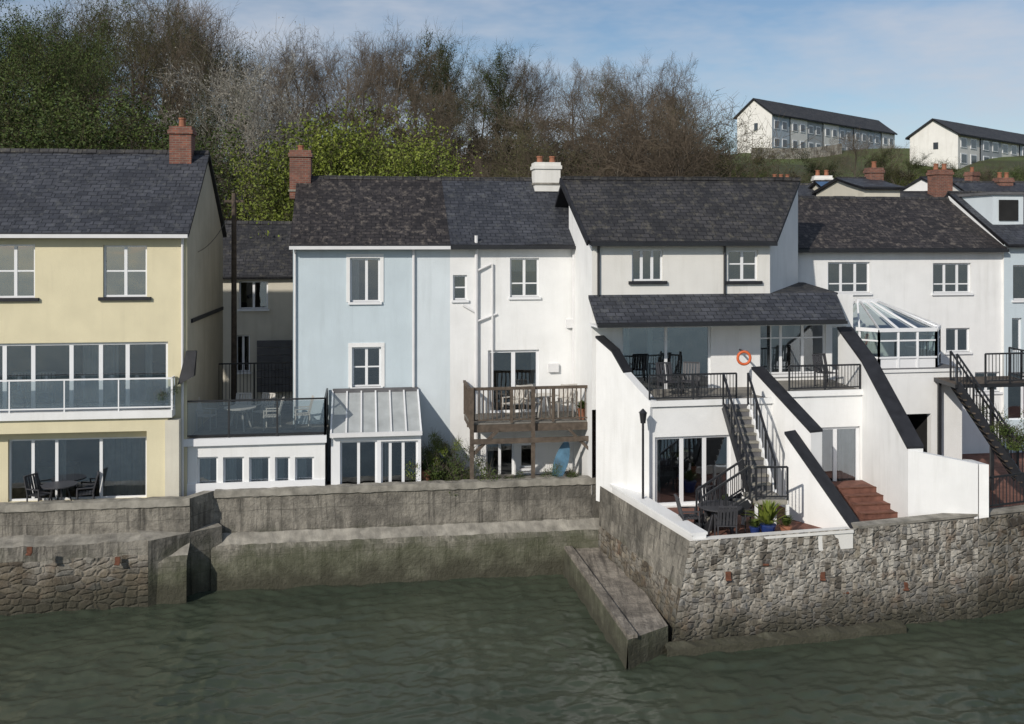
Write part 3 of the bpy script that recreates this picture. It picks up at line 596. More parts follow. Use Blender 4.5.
def terr(name,px0,px1,D,deg,py_e,py_b,hz,depth,nun,mats):
    fr=Frame(px0,D,deg); Lh=fr.hit(px1,0)[0]; o=Obj(name,fr.P(Lh/2,depth/2,W(0,py_b,D).z)); z0=W(0,py_b,D).z-3; ze=W(0,py_e,D).z; zr=ze+hz; zb=W(0,py_b,D).z; hf=ze-zb
    for i in range(nun):
        a=Lh*i/nun;b=Lh*(i+1)/nun; w=b-a
        m=mats[i%len(mats)]; v=-.12*(i%2)
        o['walls'].add([fr.P(a,v,z0),fr.P(b,v,z0),fr.P(b,v,ze),fr.P(a,v,ze)],[(0,1,2,3)],m)
        for zc_ in (zb+hf*.15,zb+hf*.62):
            for k in (.25,.7):
                c=a+w*k; hh=1.15
                fbox(o['windows'],fr,c-w*.14,c+w*.14,v-.06,v-.01,zc_,zc_+hh,upvc); fbox(o['windows'],fr,c-w*.11,c+w*.11,v-.08,v-.055,zc_+.12,zc_+hh-.12,glassdark)
    for u,m in ((0,white2),(Lh,white2)): o['walls'].add([fr.P(u,0,z0),fr.P(u,depth,z0),fr.P(u,depth,ze),fr.P(u,depth/2,zr),fr.P(u,0,ze)],[(0,1,2,3,4)],m)
    o['walls'].add([fr.P(0,depth,z0),fr.P(Lh,depth,z0),fr.P(Lh,depth,ze),fr.P(0,depth,ze)],[(0,1,2,3)],white2)
    roof(o,fr,-.3,Lh+.3,-.4,depth/2,depth+.4,ze,zr,slateC,.2,ridge=False)
    fbox(o['windows'],fr,-.06,-.01,depth*.4,depth*.5,zb+hf*.6,zb+hf*.8,glassdark)
glassdark=M('dark_window_pane',(.05,.06,.07),.1,.2,2,0,spec=.8)
grey=M('grey_render',(.36,.38,.39),.8,.08,1,0); lb=M('blue_grey_render',(.40,.46,.51),.8,.08,1,0)
terr('hill_terrace',772,894,128,44,114,152,2.3,5.2,8,[lb,white2,grey,white2,lb,grey])
terr('hill_terrace',958,1085,112,42,134,168,2.0,5.6,7,[white2,grey,white2,lb])

# ================================================================ SEA WALLS
def strip(p,pathA,pathB,prof,mats,nseg=60,jit=.02):
    d=(pathB-pathA); on=Vector((d.y,-d.x)).normalized()
    grid=[]
    for i in range(nseg+1):
        q=pathA+d*i/nseg
        grid.append([Vector((q.x+on.x*o,q.y+on.y*o,z+random.uniform(-jit,jit)*(1 if z>0 else 0))) for o,z in prof])
    for i in range(nseg):
        for j in range(len(prof)-1): p.add([grid[i][j],grid[i+1][j],grid[i+1][j+1],grid[i][j+1]],[(0,3,2,1)],mats[j])
A1=Vector((2.93,31.9)); AR=WD(214,30.15,0).xy; AL0=Vector((-18.5,28.0)); AL1=WD(190,29.25,0).xy
SW=Obj('sea_wall',(-8,30,0))
prof=[(-.45,2.3),(-.45,2.8),(0.05,2.84),(.06,2.64),(0,2.6),(0.03,1.55),(.38,1.3),(.55,1.18),(.6,-.6)]; pm=[conc,conctop,conctop,conctop,conc,conctop,conc,conc]
strip(SW['wall'],AR,A1,prof,pm,70,.02)
strip(SW['wall'],AL0,AL1,prof,pm,40,.02)
strip(SW['wall'],AL1,AR,[(-.4,2.3),(-.4,2.8),(0.0,2.84),(.01,2.6),(.02,1.4),(.1,-.6)],[conc,conctop,conc,conc,conc],6,.0)
q0=Vector((-18.5,26.8)); q1=WD(148,28.4,0).xy; q2=WD(222,29.9,0).xy
t=Obj('stone_plinth',(-12,28.5,0)); p=t['wall']
strip(p,q0,q1,[(-1.3,2.0),(-.1,1.85),(-.05,1.45),(0,-.6)],[conctop,conc,rubL],30,.03)
strip(p,q1,q2,[(-.9,1.98),(-.0,1.85),(-.0,1.45),(0,-.6)],[conctop,conc,conc],10,.0)
B0=WD(597,31.3,0).xy; B1=WD(666,25.3,0).xy; B2=WD(978,27.55,0).xy; B3=WD(1075,28.9,0).xy
OW=Obj('courtyard_sea_wall',(8,27,0))
T0=WD(600,31.25,0).xy; T1=WD(690,25.5,0).xy
def quadstrip(p,P,Q,P2,Q2,zs,mats,n=30,jit=.03):
    ztop,zbot=zs[0],zs[-1]; g=[]
    for i in range(n+1):
        b=P.lerp(Q,i/n); t=P2.lerp(Q2,i/n); row=[]
        for z in zs:
            k=(z-zbot)/(ztop-zbot); q=b.lerp(t,k); j=random.uniform(-jit,jit) if 0<i<n and 0<k<1 else 0
            row.append(Vector((q.x+j,q.y+j,z)))
        g.append(row)
    for i in range(n):
        for j in range(len(zs)-1): p.add([g[i][j],g[i+1][j],g[i+1][j+1],g[i][j+1]],[(0,3,2,1)],mats[j])
zsr=[2.72,2.3,1.9,1.5,1.1,.7,.3,-.1,-.6]
quadstrip(OW['wall'],B0,B1,T0,T1,zsr,[conc]*3+[rubL]*5,24)
T2=WD(978,27.55,0).xy
quadstrip(OW['wall'],B1,B2,T1,T2,zsr,[rub]*8,50,.04)
T3=WD(1075,29.0,0).xy; quadstrip(OW['wall'],B2,B3,T2,T3,zsr,[rubL]*8,10)
fo=Obj('wall_footing',WD(760,25.5,0))
strip(fo['toe'],B1+Vector((-.1,-.1)),WD(900,26.75,0).xy,[(0,.24),(.28,.16),(.34,-.6)],[conc,conc],24,.04)
def parapet(name,P,Q,w,z0,z1,mat,side=1):
    o=Obj(name,(P.x,P.y,z0)); d=(Q-P).normalized(); n=Vector((-d.y,d.x))*side*w
    pts=[P,Q,Q+n,P+n]; hexa(o['wall'],[Vector((q.x,q.y,z0)) for q in pts]+[Vector((q.x,q.y,z1)) for q in pts],mat)
    e=Vector((-d.y,d.x))*side; pts=[P-e*.04,Q-e*.04,Q+n+e*.04,P+n+e*.04]; hexa(o['coping'],[Vector((q.x,q.y,z1+.002)) for q in pts]+[Vector((q.x,q.y,z1+.07)) for q in pts],mat); return o
parapet('white_parapet',WD(606,31.35,0).xy,WD(693,25.75,0).xy,.38,2.3,2.78,white)
parapet('white_parapet',WD(695,25.62,0).xy,WD(853,26.6,0).xy,.28,2.2,2.62,white2)
parapet('stone_parapet',WD(858,26.68,0).xy,WD(1075,28.98,0).xy,.3,2.2,2.7,conctop)
sl=Obj('slipway_ledge',(3,28,0)); 
zt=.78; pp=[WD(563,31.3,zt),WD(628,24.3,zt-.1),WD(668,25.2,zt-.1),WD(610,31.9,zt)]
n=16
for i in range(n):
    a=pp[0].lerp(pp[1],i/n); b=pp[0].lerp(pp[1],(i+1)/n); c=pp[3].lerp(pp[2],(i+1)/n); d=pp[3].lerp(pp[2],i/n)
    sl['ledge'].add([a,b,c,d],[(0,1,2,3)],conct); sl['ledge'].add([a,b,Vector((b.x-.08,b.y,-.6)),Vector((a.x-.08,a.y,-.6))],[(0,3,2,1)],conc)
sl['ledge'].add([pp[1],pp[2],Vector((pp[2].x,pp[2].y,-.6)),Vector((pp[1].x,pp[1].y-.05,-.6))],[(0,3,2,1)],conc)
beam(sl['kerb'],pp[0]+Vector((.13,0,.045)),pp[1]+Vector((.13,.1,.045)),.24,.09,conct)
for px,py,D in ((845,588,26.65),(905,585,27.05),(765,560,26.05),(822,575,26.45),(728,575,25.75),(118,560,28.15),(30,550,27.3)):
    q=W(px,py,D); ob=Obj('mooring_ring',q); beam(ob['plate'],q+Vector((0,-.02,-.09)),q+Vector((0,-.02,.09)),.14,.05,rust); cyl(ob['ring'],q+Vector((-.07,-.08,-.1)),q+Vector((.07,-.08,-.1)),.03,rust)

GT=Obj('ground',(0,35,0))
def gsheet(p,poly,z,mat): p.add([Vector((a.x,a.y,z)) for a in poly],[tuple(range(len(poly)))],mat)
gsheet(GT['terrace'],[AL0+Vector((0,.3)),AL1+Vector((0,.3)),AR+Vector((0,.3)),Vector((2.5,32.2)),Vector((2.5,46)),Vector((-40,46)),Vector((-40,28))],2.42,gravel)
ctpoly=[T0+Vector((.1,.1)),T1+Vector((.2,.1)),T2+Vector((0,.05)),T3,Vector((40,30)),Vector((40,46)),Vector((2.5,46))]
gsheet(GT['courtyard'],ctpoly,2.44,paver)
BS=Obj('brick_steps',WD(875,28,2.5))
for i in range(4):
    z=2.45+.14*(i+1); fbox(BS['steps'],fw,fw.hit(846,0,-3.6)[0],fw.hit(866,0,-3)[0]+.7,-4.6+.42*i,-2.42,z-.14,z,paver)
    fbox(BS['steps'],fw,fw.hit(846,0,-3.6)[0],fw.hit(866,0,-3)[0]+.7,-4.62+.42*i,-4.52+.42*i,z,z+.012,rust)

# ================================================================ TERRAIN
def sm(x): x=min(1,max(0,x)); return x*x*(3-2*x)
def H(x,y):
    left=2.4+13.5*sm((y-43)/40)+3*sm((y-80)/60)
    right=2.4+19.3*min(1,max(0,(y-46)/80))
    k=sm((x/max(y,1)-.14)/.1); h=left*(1-k)+right*k
    return h+.35*math.sin(x*.21+y*.13)*sm((y-46)/10)
xs=np.concatenate([np.linspace(-400,-70,12),np.linspace(-65,100,80),np.linspace(110,500,14)]); ys=np.concatenate([np.linspace(36,150,70),np.linspace(160,900,20)])
vs=[];fs=[]
for y in ys:
    for x in xs: vs.append((x,y,H(x,y)-.06 if y<44 else H(x,y)))
nx=len(xs)
for j in range(len(ys)-1):
    for i in range(nx-1): fs.append((j*nx+i,j*nx+i+1,(j+1)*nx+i+1,(j+1)*nx+i))
m,nt,b=newmat('hillside_grass'); pos=N(nt,'ShaderNodeNewGeometry').outputs['Position']
c=mix(nt,ramp(nt,noise(nt,pos,.12,5),.42,.58),(.05,.06,.022),(.09,.125,.032)); c=mix(nt,ramp(nt,noise(nt,pos,1.5,6),.45,.7,0,.7),c,(.06,.05,.03))
L(nt,c,b.inputs['Base Color']); b.inputs['Roughness'].default_value=.95; bump(nt,b,noise(nt,pos,3,6),1,.4)
hp=Obj('hillside',(0,80,0)); hp['t'].add(vs,fs,m); hp['t'].smooth=True
# ================================================================ WATER
nxw,nyw=820,620; X=np.linspace(-20,22,nxw); Yv=np.linspace(19.5,33,nyw); XX,YY=np.meshgrid(X,Yv); Z=np.zeros_like(XX)
rs=np.random.RandomState(3)
wx=XX+.06*np.sin(XX*.9+YY*1.7); wy=YY+.06*np.sin(XX*1.3-YY*.8)
for i in range(90):
    lam=.2*10**rs.uniform(0,.9); th=rs.uniform(-.1,math.pi+.1) if i%3 else rs.normal(1.7,.35); k=2*math.pi/lam; a=.0060*lam
    env=.6+.4*np.sin(XX*rs.uniform(.2,.9)+YY*rs.uniform(-.9,.9)+rs.uniform(0,6.28))
    Z+=a*env*np.sin(k*(wx*math.cos(th)+wy*math.sin(th))+rs.uniform(0,6.28))
edge=np.clip(np.minimum(np.minimum(XX+20,22-XX),np.minimum(YY-19.5,33-YY)),0,1); Z*=edge
me=bpy.data.meshes.new('water')
co=np.stack([XX,YY,Z],-1).reshape(-1,3); idx=np.arange(nxw*nyw).reshape(nyw,nxw); q=np.stack([idx[:-1,:-1],idx[:-1,1:],idx[1:,1:],idx[1:,:-1]],-1).reshape(-1,4)
outer=np.array([(-20,19.5,0),(22,19.5,0),(22,33,0),(-20,33,0),(-900,-900,0),(900,-900,0),(900,40,0),(-900,40,0)],float); n0=len(co); co=np.vstack([co,outer])
q=np.vstack([q,np.array([(4,5,1,0),(5,6,2,1),(6,7,3,2),(7,4,0,3)])+n0])
me.vertices.add(len(co)); me.vertices.foreach_set('co',co.ravel()); me.loops.add(len(q)*4); me.loops.foreach_set('vertex_index',q.ravel().astype(np.int32)); me.polygons.add(len(q)); me.polygons.foreach_set('loop_start',(np.arange(len(q))*4).astype(np.int32)); me.update(calc_edges=True)
me.polygons.foreach_set('use_smooth',[True]*len(me.polygons))
wo=bpy.data.objects.new('water',me); bpy.context.collection.objects.link(wo)
m,nt,b=newmat('sea_water'); pos=N(nt,'ShaderNodeNewGeometry').outputs['Position']
c=mix(nt,ramp(nt,noise(nt,pos,.25,3),.35,.65),(.038,.050,.035),(.054,.066,.045)); L(nt,c,b.inputs['Base Color']); b.inputs['Roughness'].default_value=.05; b.inputs['IOR'].default_value=1.33
bump(nt,b,noise(nt,pos,6,4,(1,1.5,1),.65),.35,.035)
me.materials.append(m)

# ================================================================ TREES
def tube_mesh(name,segs,mats,leaves=None,leafmat_i=0,sides=3,norm=None):
    S=np.array([(*a,*b,r0,r1,mi) for a,b,r0,r1,mi in segs]); A=S[:,0:3];B=S[:,3:6];r0=S[:,6:7];r1=S[:,7:8]
    k_=1.0
    if norm: k_=norm/np.percentile(B[:,2],99.5)
    d=B-A; d/=np.linalg.norm(d,axis=1,keepdims=True)+1e-9; up=np.tile([0.3,.2,1.0],(len(S),1)); s=np.cross(d,up); s/=np.linalg.norm(s,axis=1,keepdims=True)+1e-9; t=np.cross(d,s)
    V=[]
    for P,r in ((A,r0),(B,r1)):
        for k in range(sides): a=2*math.pi*k/sides; V.append(P+(s*math.cos(a)+t*math.sin(a))*r)
    V=np.stack(V,1).reshape(-1,3); base=(np.arange(len(S))*2*sides)[:,None]
    Fc=[];
    for k in range(sides): Fc.append(base+np.array([[k,(k+1)%sides,sides+(k+1)%sides,sides+k]]))
    Fq=np.stack(Fc,1).reshape(-1,4); mi=np.repeat(S[:,8].astype(int),sides)
    if leaves is not None and len(leaves):
        Lv=np.array([l[:3] for l in leaves]); sz=np.array([l[3] for l in leaves])[:,None]; n=len(Lv)
        a=np.random.normal(size=(n,3)); a/=np.linalg.norm(a,axis=1,keepdims=True); c=np.random.normal(size=(n,3)); c=np.cross(a,c); c/=np.linalg.norm(c,axis=1,keepdims=True)
        Q=np.stack([Lv-a*sz,Lv+c*sz*.55,Lv+a*sz,Lv-c*sz*.55],1).reshape(-1,3); k=len(V); V=np.vstack([V,Q]); Fq=np.vstack([Fq,np.arange(n*4).reshape(-1,4)+k]); mi=np.concatenate([mi,np.full(n,leafmat_i)])
    V=V*k_
    me=bpy.data.meshes.new(name); me.vertices.add(len(V)); me.vertices.foreach_set('co',V.ravel()); me.loops.add(len(Fq)*4); me.loops.foreach_set('vertex_index',Fq.ravel().astype(np.int32))
    me.polygons.add(len(Fq)); me.polygons.foreach_set('loop_start',(np.arange(len(Fq))*4).astype(np.int32)); me.polygons.foreach_set('material_index',mi.astype(np.int32)); me.update(calc_edges=True); me.validate()
    for m in mats: me.materials.append(m)
    return me
def gen_tree(name,seed,mats,leaf=0,lsize=.12,spread=1.0,kids=(9,6,5,5),trunkfrac=.25,ivy=0):
    R=random.Random(seed); segs=[]; leaves=[]
    def grow(p,d,Ln,r,lv):
        n=(6,4,3,2,1)[lv]; pts=[p]; dd=d.copy()
        for i in range(n):
            dd=(dd+Vector((R.gauss(0,.13),R.gauss(0,.13),R.gauss(0,.08)+(.05 if lv else 0)))).normalized(); q=pts[-1]+dd*Ln/n
            ra=r*(1-.75*i/n); rb=r*(1-.75*(i+1)/n); segs.append((*[tuple(pts[-1])],tuple(q),ra,rb,0 if lv<2 else 1)); pts.append(q)
        if lv<4:
            k=kids[lv] if lv<len(kids) else 4
            for i in range(k):
                t=(trunkfrac if lv==0 else .2)+(1-(trunkfrac if lv==0 else .2))*(i+R.random())/k; t=min(t,.98); x=t*n; j=int(x); q=pts[j].lerp(pts[j+1],x-j)
                az=R.uniform(0,6.283); base=(pts[j+1]-pts[j]).normalized(); side=base.orthogonal(); side.rotate(Matrix.Rotation(az,3,base))
                ang=R.uniform(.45,1.0)*(spread if lv==0 else 1)
                nd=(base*math.cos(ang)+side*math.sin(ang)); nd=(nd+Vector((0,0,.15))).normalized()
                nl=Ln*(R.uniform(.45,.7) if lv else R.uniform(.42,.66)*(1.2-.6*t)); grow(q,nd,nl,max(.011,r*(1-.7*t)*.55),lv+1)
        else:
            for _ in range(leaf):
                q=pts[0].lerp(pts[-1],R.random()); leaves.append((q.x+R.gauss(0,.2),q.y+R.gauss(0,.2),q.z+R.gauss(0,.2),lsize*R.uniform(.6,1.3)))
        if ivy and lv<=2:
            for _ in range(ivy if lv==0 else ivy//8):
                q=pts[0].lerp(pts[-1],R.random()**1.3); leaves.append((q.x+R.gauss(0,.22),q.y+R.gauss(0,.22),q.z+R.gauss(0,.22),.085))
    grow(Vector((0,0,-.5)),Vector((R.gauss(0,.04),R.gauss(0,.04),1)).normalized(),9.3,.22,0)
    return tube_mesh(name,segs,mats,leaves,len(mats)-1,norm=10)
bare=[gen_tree('bare_%d'%i,10+i,[bark,(twig,twigl,twig)[i]],kids=(11,7,6,5),spread=1.15) for i in range(3)]
bareg=[gen_tree('ivy_%d'%i,20+i,[bark,twigg,leafd],kids=(10,6,5,5),ivy=800,leaf=0,spread=1.1) for i in range(2)]
olive=[gen_tree('olive_%d'%i,60+i,[bark,twigg,leafo],kids=(10,6,5,5),leaf=2,lsize=.05,spread=1.15) for i in range(1)]
fresh=[gen_tree('fresh_%d'%i,30+i,[bark,twigg,leafm],kids=(11,6,5,4),leaf=9,lsize=.07,spread=1.2) for i in range(2)]
lime=[gen_tree('lime_%d'%i,40+i,[bark,twigg,leafy],kids=(12,7,5,4),leaf=11,lsize=.075,spread=1.3,trunkfrac=.08) for i in range(1)]
bloss=[gen_tree('bloss_%d'%i,50+i,[bark,twigp,leafb],kids=(12,7,6,5),leaf=1,lsize=.06,spread=1.2) for i in range(1)]
def gen_shrub(name,seed,lm,n=5000):
    R=random.Random(seed); lv=[]; segs=[]
    cl=[(R.gauss(0,.9),R.gauss(0,.9),abs(R.gauss(.8,.6)),R.uniform(.35,.75)) for _ in range(16)]
    for c in cl:
        segs.append(((0,0,-.3),(c[0],c[1],c[2]),.03,.01,0))
        for _ in range(n//16):
            v=Vector((R.gauss(0,1),R.gauss(0,1),R.gauss(0,1))).normalized()*c[3]*R.random()**.3*R.uniform(.8,1.25); lv.append((c[0]+v.x,c[1]+v.y,max(0,c[2]+v.z*.85),R.uniform(.035,.075)))
        for _ in range(14):
            v=Vector((R.gauss(0,1),R.gauss(0,1),abs(R.gauss(0,1))+.4)).normalized()*c[3]*1.6; segs.append(((c[0],c[1],c[2]),(c[0]+v.x,c[1]+v.y,c[2]+v.z),.012,.006,0))
    return tube_mesh(name,segs,[bark,lm],lv,1)
shr=[gen_shrub('shrub_a',1,leafd),gen_shrub('shrub_b',2,leafm),gen_shrub('shrub_c',3,leafy),gen_shrub('shrub_d',4,bramble)]
wl=bpy.data.objects.new('woodland',None); wl.location=(0,70,15); bpy.context.collection.objects.link(wl)
def inst(name,me,x,y,s,sx=1,parent=wl,z=None):
    o=bpy.data.objects.new(name,me); z=H(x,y) if z is None else z; o.location=(x,y,z); o.rotation_euler=(0,0,random.uniform(0,6.28)); o.scale=(s*sx,s*sx,s); bpy.context.collection.objects.link(o)
    if parent: o.parent=parent; o.location=Vector((x,y,z))-parent.location
    return o
silx=[-60,0,80,200,240,290,310,330,400,440,470,540,600,650,690,712,722]; sily=[-45,-30,-25,-20,0,25,45,34,10,26,42,44,52,46,64,95,140]
def place(px,D,kind,frac=1.0,jx=1.0,lim=17):
    x=(px-HX)/F*D; g=H(x,D); top=CZ+(HY-np.interp(px,silx,sily))/F*D; h=min(lim,(top-g)*frac)
    if h<3: return
    inst('tree',random.choice(kind),x,D,h/10.0,max(.75,min(1.4,10/h*.85))*jx)
for D,n,fr0,fr1 in ((90,24,.82,1.04),(80,19,.72,1.02),(71,15,.6,.92),(62,12,.5,.8),(54,10,.4,.7)):
    for i in range(n):
        px=-50+(760)*(i+random.uniform(.1,.9))/n
        if px>694: continue
        r=random.random()
        if px<130: k=fresh if r<.25 else (bareg if r<.55 else (olive if r<.75 else bare))
        elif px<200: k=bareg if r<.35 else bare
        else: k=bare if r<.66 else (olive if r<.86 else bareg)
        place(px,D+random.uniform(-3,3),k,random.uniform(fr0,fr1))
place(248,58,bloss,.9,1.0); place(222,60,bloss,.85,1.0)
for px,D,top,s_ in ((342,50,120,.95),(372,50,128,.95),(396,51,134,.9),(326,49,150,1.0),(356,49,140,1.0)):
    x=(px-HX)/F*D; g=H(x,D); t_=CZ+(HY-top)/F*D; inst('tree',lime[0],x,D,(t_-g)/10,s_)
for px,D,top in ((25,50,95),(95,52,75),(70,56,60),(150,50,120)):
    x=(px-HX)/F*D; g=H(x,D); t_=CZ+(HY-top)/F*D; inst('tree',random.choice(fresh),x,D,(t_-g)/10,1.2)
for px,D,top in ((560,55,130),(610,55,115),(660,56,95),(682,60,110),(640,58,85),(668,62,90)):
    x=(px-HX)/F*D; g=H(x,D); t_=CZ+(HY-top)/F*D; inst('tree',random.choice(bare+olive),x,D,(t_-g)/10,1.1)
for i in range(160):
    D=random.uniform(46,92); px=random.uniform(-60,710); x=(px-HX)/F*D; inst('shrub',random.choice([shr[0],shr[3],shr[3],shr[3],shr[1] if px<250 else shr[3]]),x,D,random.uniform(1.0,2.0))
hd=bpy.data.objects.new('hedgerow',None); hd.location=(30,90,15); bpy.context.collection.objects.link(hd)
for i in range(120):
    D=random.uniform(56,100); px=random.uniform(700,1060); x=(px-HX)/F*D
    if (D>76 and random.random()<.5): continue
    inst('shrub',random.choice([shr[0],shr[1],shr[3],shr[3],shr[2]]),x,D,random.uniform(.7,1.5),parent=hd)
for px,D,top,k in ((838,90,145,bareg),(856,95,130,bare),(875,92,145,bareg),(893,100,142,bare),(905,100,152,bareg),(742,85,165,fresh),(716,88,135,bareg),(770,80,170,fresh),(950,90,158,bareg),(1010,90,167,fresh),(925,88,162,fresh),(800,78,174,bareg),(1000,88,160,bare),(724,95,148,bare),(760,98,164,bareg),(848,92,152,olive),(866,90,150,olive)):
    x=(px-HX)/F*D; g=H(x,D); t_=CZ+(HY-top)/F*D; inst('tree',random.choice(k),x,D,max(.3,(t_-g)/10),1.2,parent=hd)
HF=Obj('hillside_fence',W(725,140,105))
for i in range(14):
    a=W(704+i*3.2,0,112-i*.8); b=W(707.2+i*3.2,0,111.2-i*.8); ga,gb=H(a.x,a.y),H(b.x,b.y); HF['panels'].add([Vector((a.x,a.y,ga-.2)),Vector((b.x,b.y,gb-.2)),Vector((b.x,b.y,gb+1.5)),Vector((a.x,a.y,ga+1.5))],[(0,1,2,3)],deckm)
HW=Obj('garden_stone_wall',W(790,155,118))
for i in range(10):
    a=W(752+i*9,0,118+i*.6); b=W(761+i*9,0,118.6+i*.6); ga,gb=H(a.x,a.y),H(b.x,b.y); hexa(HW['wall'],[Vector((a.x,a.y,ga-.3)),Vector((b.x,b.y,gb-.3)),Vector((b.x,b.y+.4,gb-.3)),Vector((a.x,a.y+.4,ga-.3)),Vector((a.x,a.y,ga+1.3)),Vector((b.x,b.y,gb+1.3)),Vector((b.x,b.y+.4,gb+1.3)),Vector((a.x,a.y+.4,ga+1.3))],rub)

# ================================================================ GARDEN PLANTS AND FURNITURE
def plant(name,loc,me,s,sx=1): return inst(name,me,loc.x,loc.y,s,sx,parent=None,z=loc.z)
for px,D,s in ((428,32.4,.8),(440,32.2,1.0),(452,32.5,.85),(462,32.3,.5)): plant('garden_shrub',WD(px,D,2.45),random.choice([shr[1],shr[2]]),s*.62,.8)
plant('garden_shrub',WD(567,32.3,2.45),shr[1],.4,.8); plant('garden_shrub',WD(503,32.2,2.4),shr[1],.28); plant('garden_shrub',WD(440,32.6,3.2),shr[2],.4,.7)
plant('garden_shrub',WD(1015,30.5,4.2),shr[1],.5); plant('garden_shrub',WD(163,30.2,5.5),shr[1],.25)
def spiky(name,loc,h,mat,n=40):
    o=Obj(name,loc)
    for i in range(n):
        a=random.uniform(0,6.28); t=random.uniform(.1,1.1); w=.03; d=Vector((math.cos(a)*math.sin(t),math.sin(a)*math.sin(t),math.cos(t))); s=Vector((-math.sin(a),math.cos(a),0))*w; m_=loc+d*h*.6; e=m_+(d+Vector((0,0,-.5)))*h*.4
        o['blades'].add([loc-s,loc+s,m_+s,m_-s,e],[(0,1,2,3),(3,2,4)],mat)
def pot(loc,r,h,mat): o=Obj('plant_pot',loc); cyl(o['pot'],loc,loc+Vector((0,0,h)),r*.7,mat,14,r); cyl(o['pot'],loc+Vector((0,0,h)),loc+Vector((0,0,h+.04)),r*1.08,mat,14); return loc+Vector((0,0,h))
spiky('spiky_plant',pot(WD(768,26.7,2.46),.2,.32,potm),.85,leafy,70); spiky('spiky_plant',pot(WD(726,28.6,2.46),.2,.3,potm),.5,leafm)
spiky('spiky_plant',pot(WD(786,26.7,2.46),.16,.28,terra),.4,leafm); spiky('spiky_plant',pot(WD(425,31.9,2.42),.2,.6,terra),.5,leafm)
spiky('spiky_plant',pot(WD(755,26.8,2.46),.14,.22,potm),.35,leafm); spiky('spiky_plant',pot(ft.P(ft.hit(582,0,-1.6)[0],-1.6,4.55),.15,.3,terra),.4,leafm)
sb=Obj('surfboard',W(562,455,32.2)); q=W(556,482,32.3); 
vs=[];n=16
for i in range(n+1):
    t_=i/n; w=.24*max(0.02,math.sin(math.pi*(t_*.92+.06)))**.6; vs+=[q+Vector((-w+.35*t_,.2*t_,1.3*t_)),q+Vector((w+.35*t_,.2*t_,1.3*t_))]
sb['board'].add(vs,[(2*i,2*i+1,2*i+3,2*i+2) for i in range(n)],bluep)
def chair(loc,rot,mat,name='garden_chair'):
    o=Obj(name,loc); R=Matrix.Rotation(rot,3,'Z'); T=lambda x,y,z: loc+R@Vector((x,y,z))
    for x in (-.24,.24):
        beam(o['legs'],T(x,-.22,0),T(x,-.22,.62),.035,.035,mat); beam(o['legs'],T(x,.22,0),T(x,.22,.45),.035,.035,mat); beam(o['arms'],T(x,-.24,.63),T(x,.24,.63),.05,.03,mat); beam(o['back'],T(x,.2,.43),T(x,.34,.98),.04,.03,mat)
    beam(o['back'],T(-.24,.34,.98),T(.24,.34,.98),.05,.04,mat)
    for i in range(5): x=-.18+.09*i; beam(o['back'],T(x,.2,.45),T(x,.34,.97),.06,.012,mat)
    for i in range(6): y=-.22+.085*i; beam(o['seat'],T(-.25,y,.44),T(.25,y,.44),.07,.02,mat)
def table(loc,r,mat,h=.73):
    o=Obj('garden_table',loc); cyl(o['top'],loc+Vector((0,0,h-.03)),loc+Vector((0,0,h)),r,mat,20)
    for i in range(4): a=i*math.pi/2+.6; d=Vector((math.cos(a),math.sin(a),0)); beam(o['legs'],loc+d*r*.75,loc+d*r*.35+Vector((0,0,h-.03)),.04,.04,mat)
bk=M('grey_garden_furniture',(.05,.05,.055),.5,.1,4,0); wf=M('bleached_furniture',(.50,.48,.44),.7,.1,4,0)
c=WD(720,27.2,2.45); table(c,.6,bk)
for a_ in (.3,1.7,3.2,4.7): chair(c+Vector((math.cos(a_)*.85,math.sin(a_)*.75,0)),a_-math.pi/2,bk)
e0=ft.P(ft.hit(240,0,-.8)[0],-.8,zterr); table(e0,.5,wf)
for dx,dy,r_ in ((-1.1,.1,1.5),(1.0,.1,-1.5),(-.2,.9,0),(-1.9,.2,1.2),(1.9,.4,-1.3),(.5,.9,-.4)): chair(e0+Vector((dx,dy,0)),r_,wf)
for px in (512,530,558,576): chair(ft.P(ft.hit(px,0,-.8)[0],-.9,zd),random.uniform(-1,1),wf)
table(ft.P(ft.hit(545,0,-1)[0],-1,zd),.4,wf)
for px in (668,690): chair(fw.P(fw.hit(px,0,-1.4)[0],-1.4,zb),random.uniform(-.8,.8),bk)
chair(fw.P(fw.hit(826,0,-1.5)[0],-1.5,zb2),.4,bk)
table(fy.P(fy.hit(62,0,-.1)[0],-.3,2.45),.5,bk)
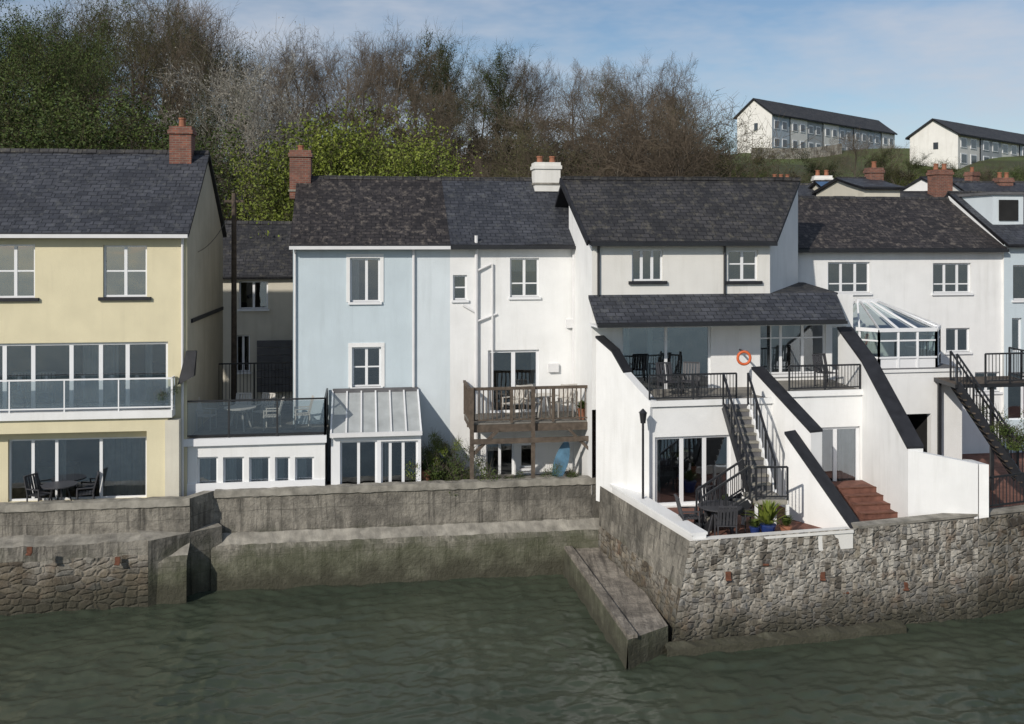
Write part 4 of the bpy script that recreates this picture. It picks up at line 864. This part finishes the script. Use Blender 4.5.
for px in (40,86): chair(fy.P(fy.hit(px,0,-.2)[0],-.25,2.45),1.2 if px<60 else -1.2,bk)
for px in (20,45): chair(fy.P(fy.hit(px,0,.8)[0],.8,ysl),.3,wf)
gp=Obj('garden_pier',WD(173,29.9,2.4)); fbox(gp['pier'],fy,fy.hit(166,0,-.3)[0],fy.hit(180,0,-.3)[0],-.45,-.1,2.3,fy.hit(172,420,-.4)[1],cream)
for o in OBJS: o.finish()

# ================================================================ LIGHT, SKY, CAMERA
el=math.radians(30); az=math.radians(214)   # azimuth clockwise from +Y : sun behind camera, to the left
sd=Vector((math.sin(az)*math.cos(el),math.cos(az)*math.cos(el),math.sin(el)))
sun=bpy.data.lights.new('sun','SUN'); sun.energy=3.6; sun.angle=math.radians(.8); sun.color=(1,.93,.84)
so=bpy.data.objects.new('sun',sun); so.rotation_euler=sd.to_track_quat('Z','Y').to_euler(); so.location=(-20,-20,40); bpy.context.collection.objects.link(so)
w=bpy.data.worlds.new('World'); bpy.context.scene.world=w; w.use_nodes=True; nt=w.node_tree; bg=nt.nodes['Background']
sk=N(nt,'ShaderNodeTexSky',sky_type='NISHITA'); sk.sun_disc=False; sk.sun_elevation=el; sk.sun_rotation=az; sk.air_density=1.0; sk.dust_density=.3; sk.ozone_density=2.5
tc=N(nt,'ShaderNodeTexCoord').outputs['Generated']
n1=noise(nt,tc,3.6,5,(1,1,3.2),.62); c=mix(nt,ramp(nt,n1,.40,.66,.0,.75),sk.outputs[0],(6.2,6.6,7.4))
L(nt,c,bg.inputs[0]); bg.inputs[1].default_value=.09
cam=bpy.data.cameras.new('camera'); cam.sensor_width=36; cam.lens=36*F/1024; cam.shift_y=-(362-HY)/1024; cam.clip_end=3000
co_=bpy.data.objects.new('camera',cam); co_.location=(0,0,CZ); co_.rotation_euler=(math.pi/2,0,0); bpy.context.collection.objects.link(co_); bpy.context.scene.camera=co_
sc_=bpy.context.scene; sc_.view_settings.view_transform='Standard'; sc_.view_settings.look='None'; sc_.view_settings.exposure=0
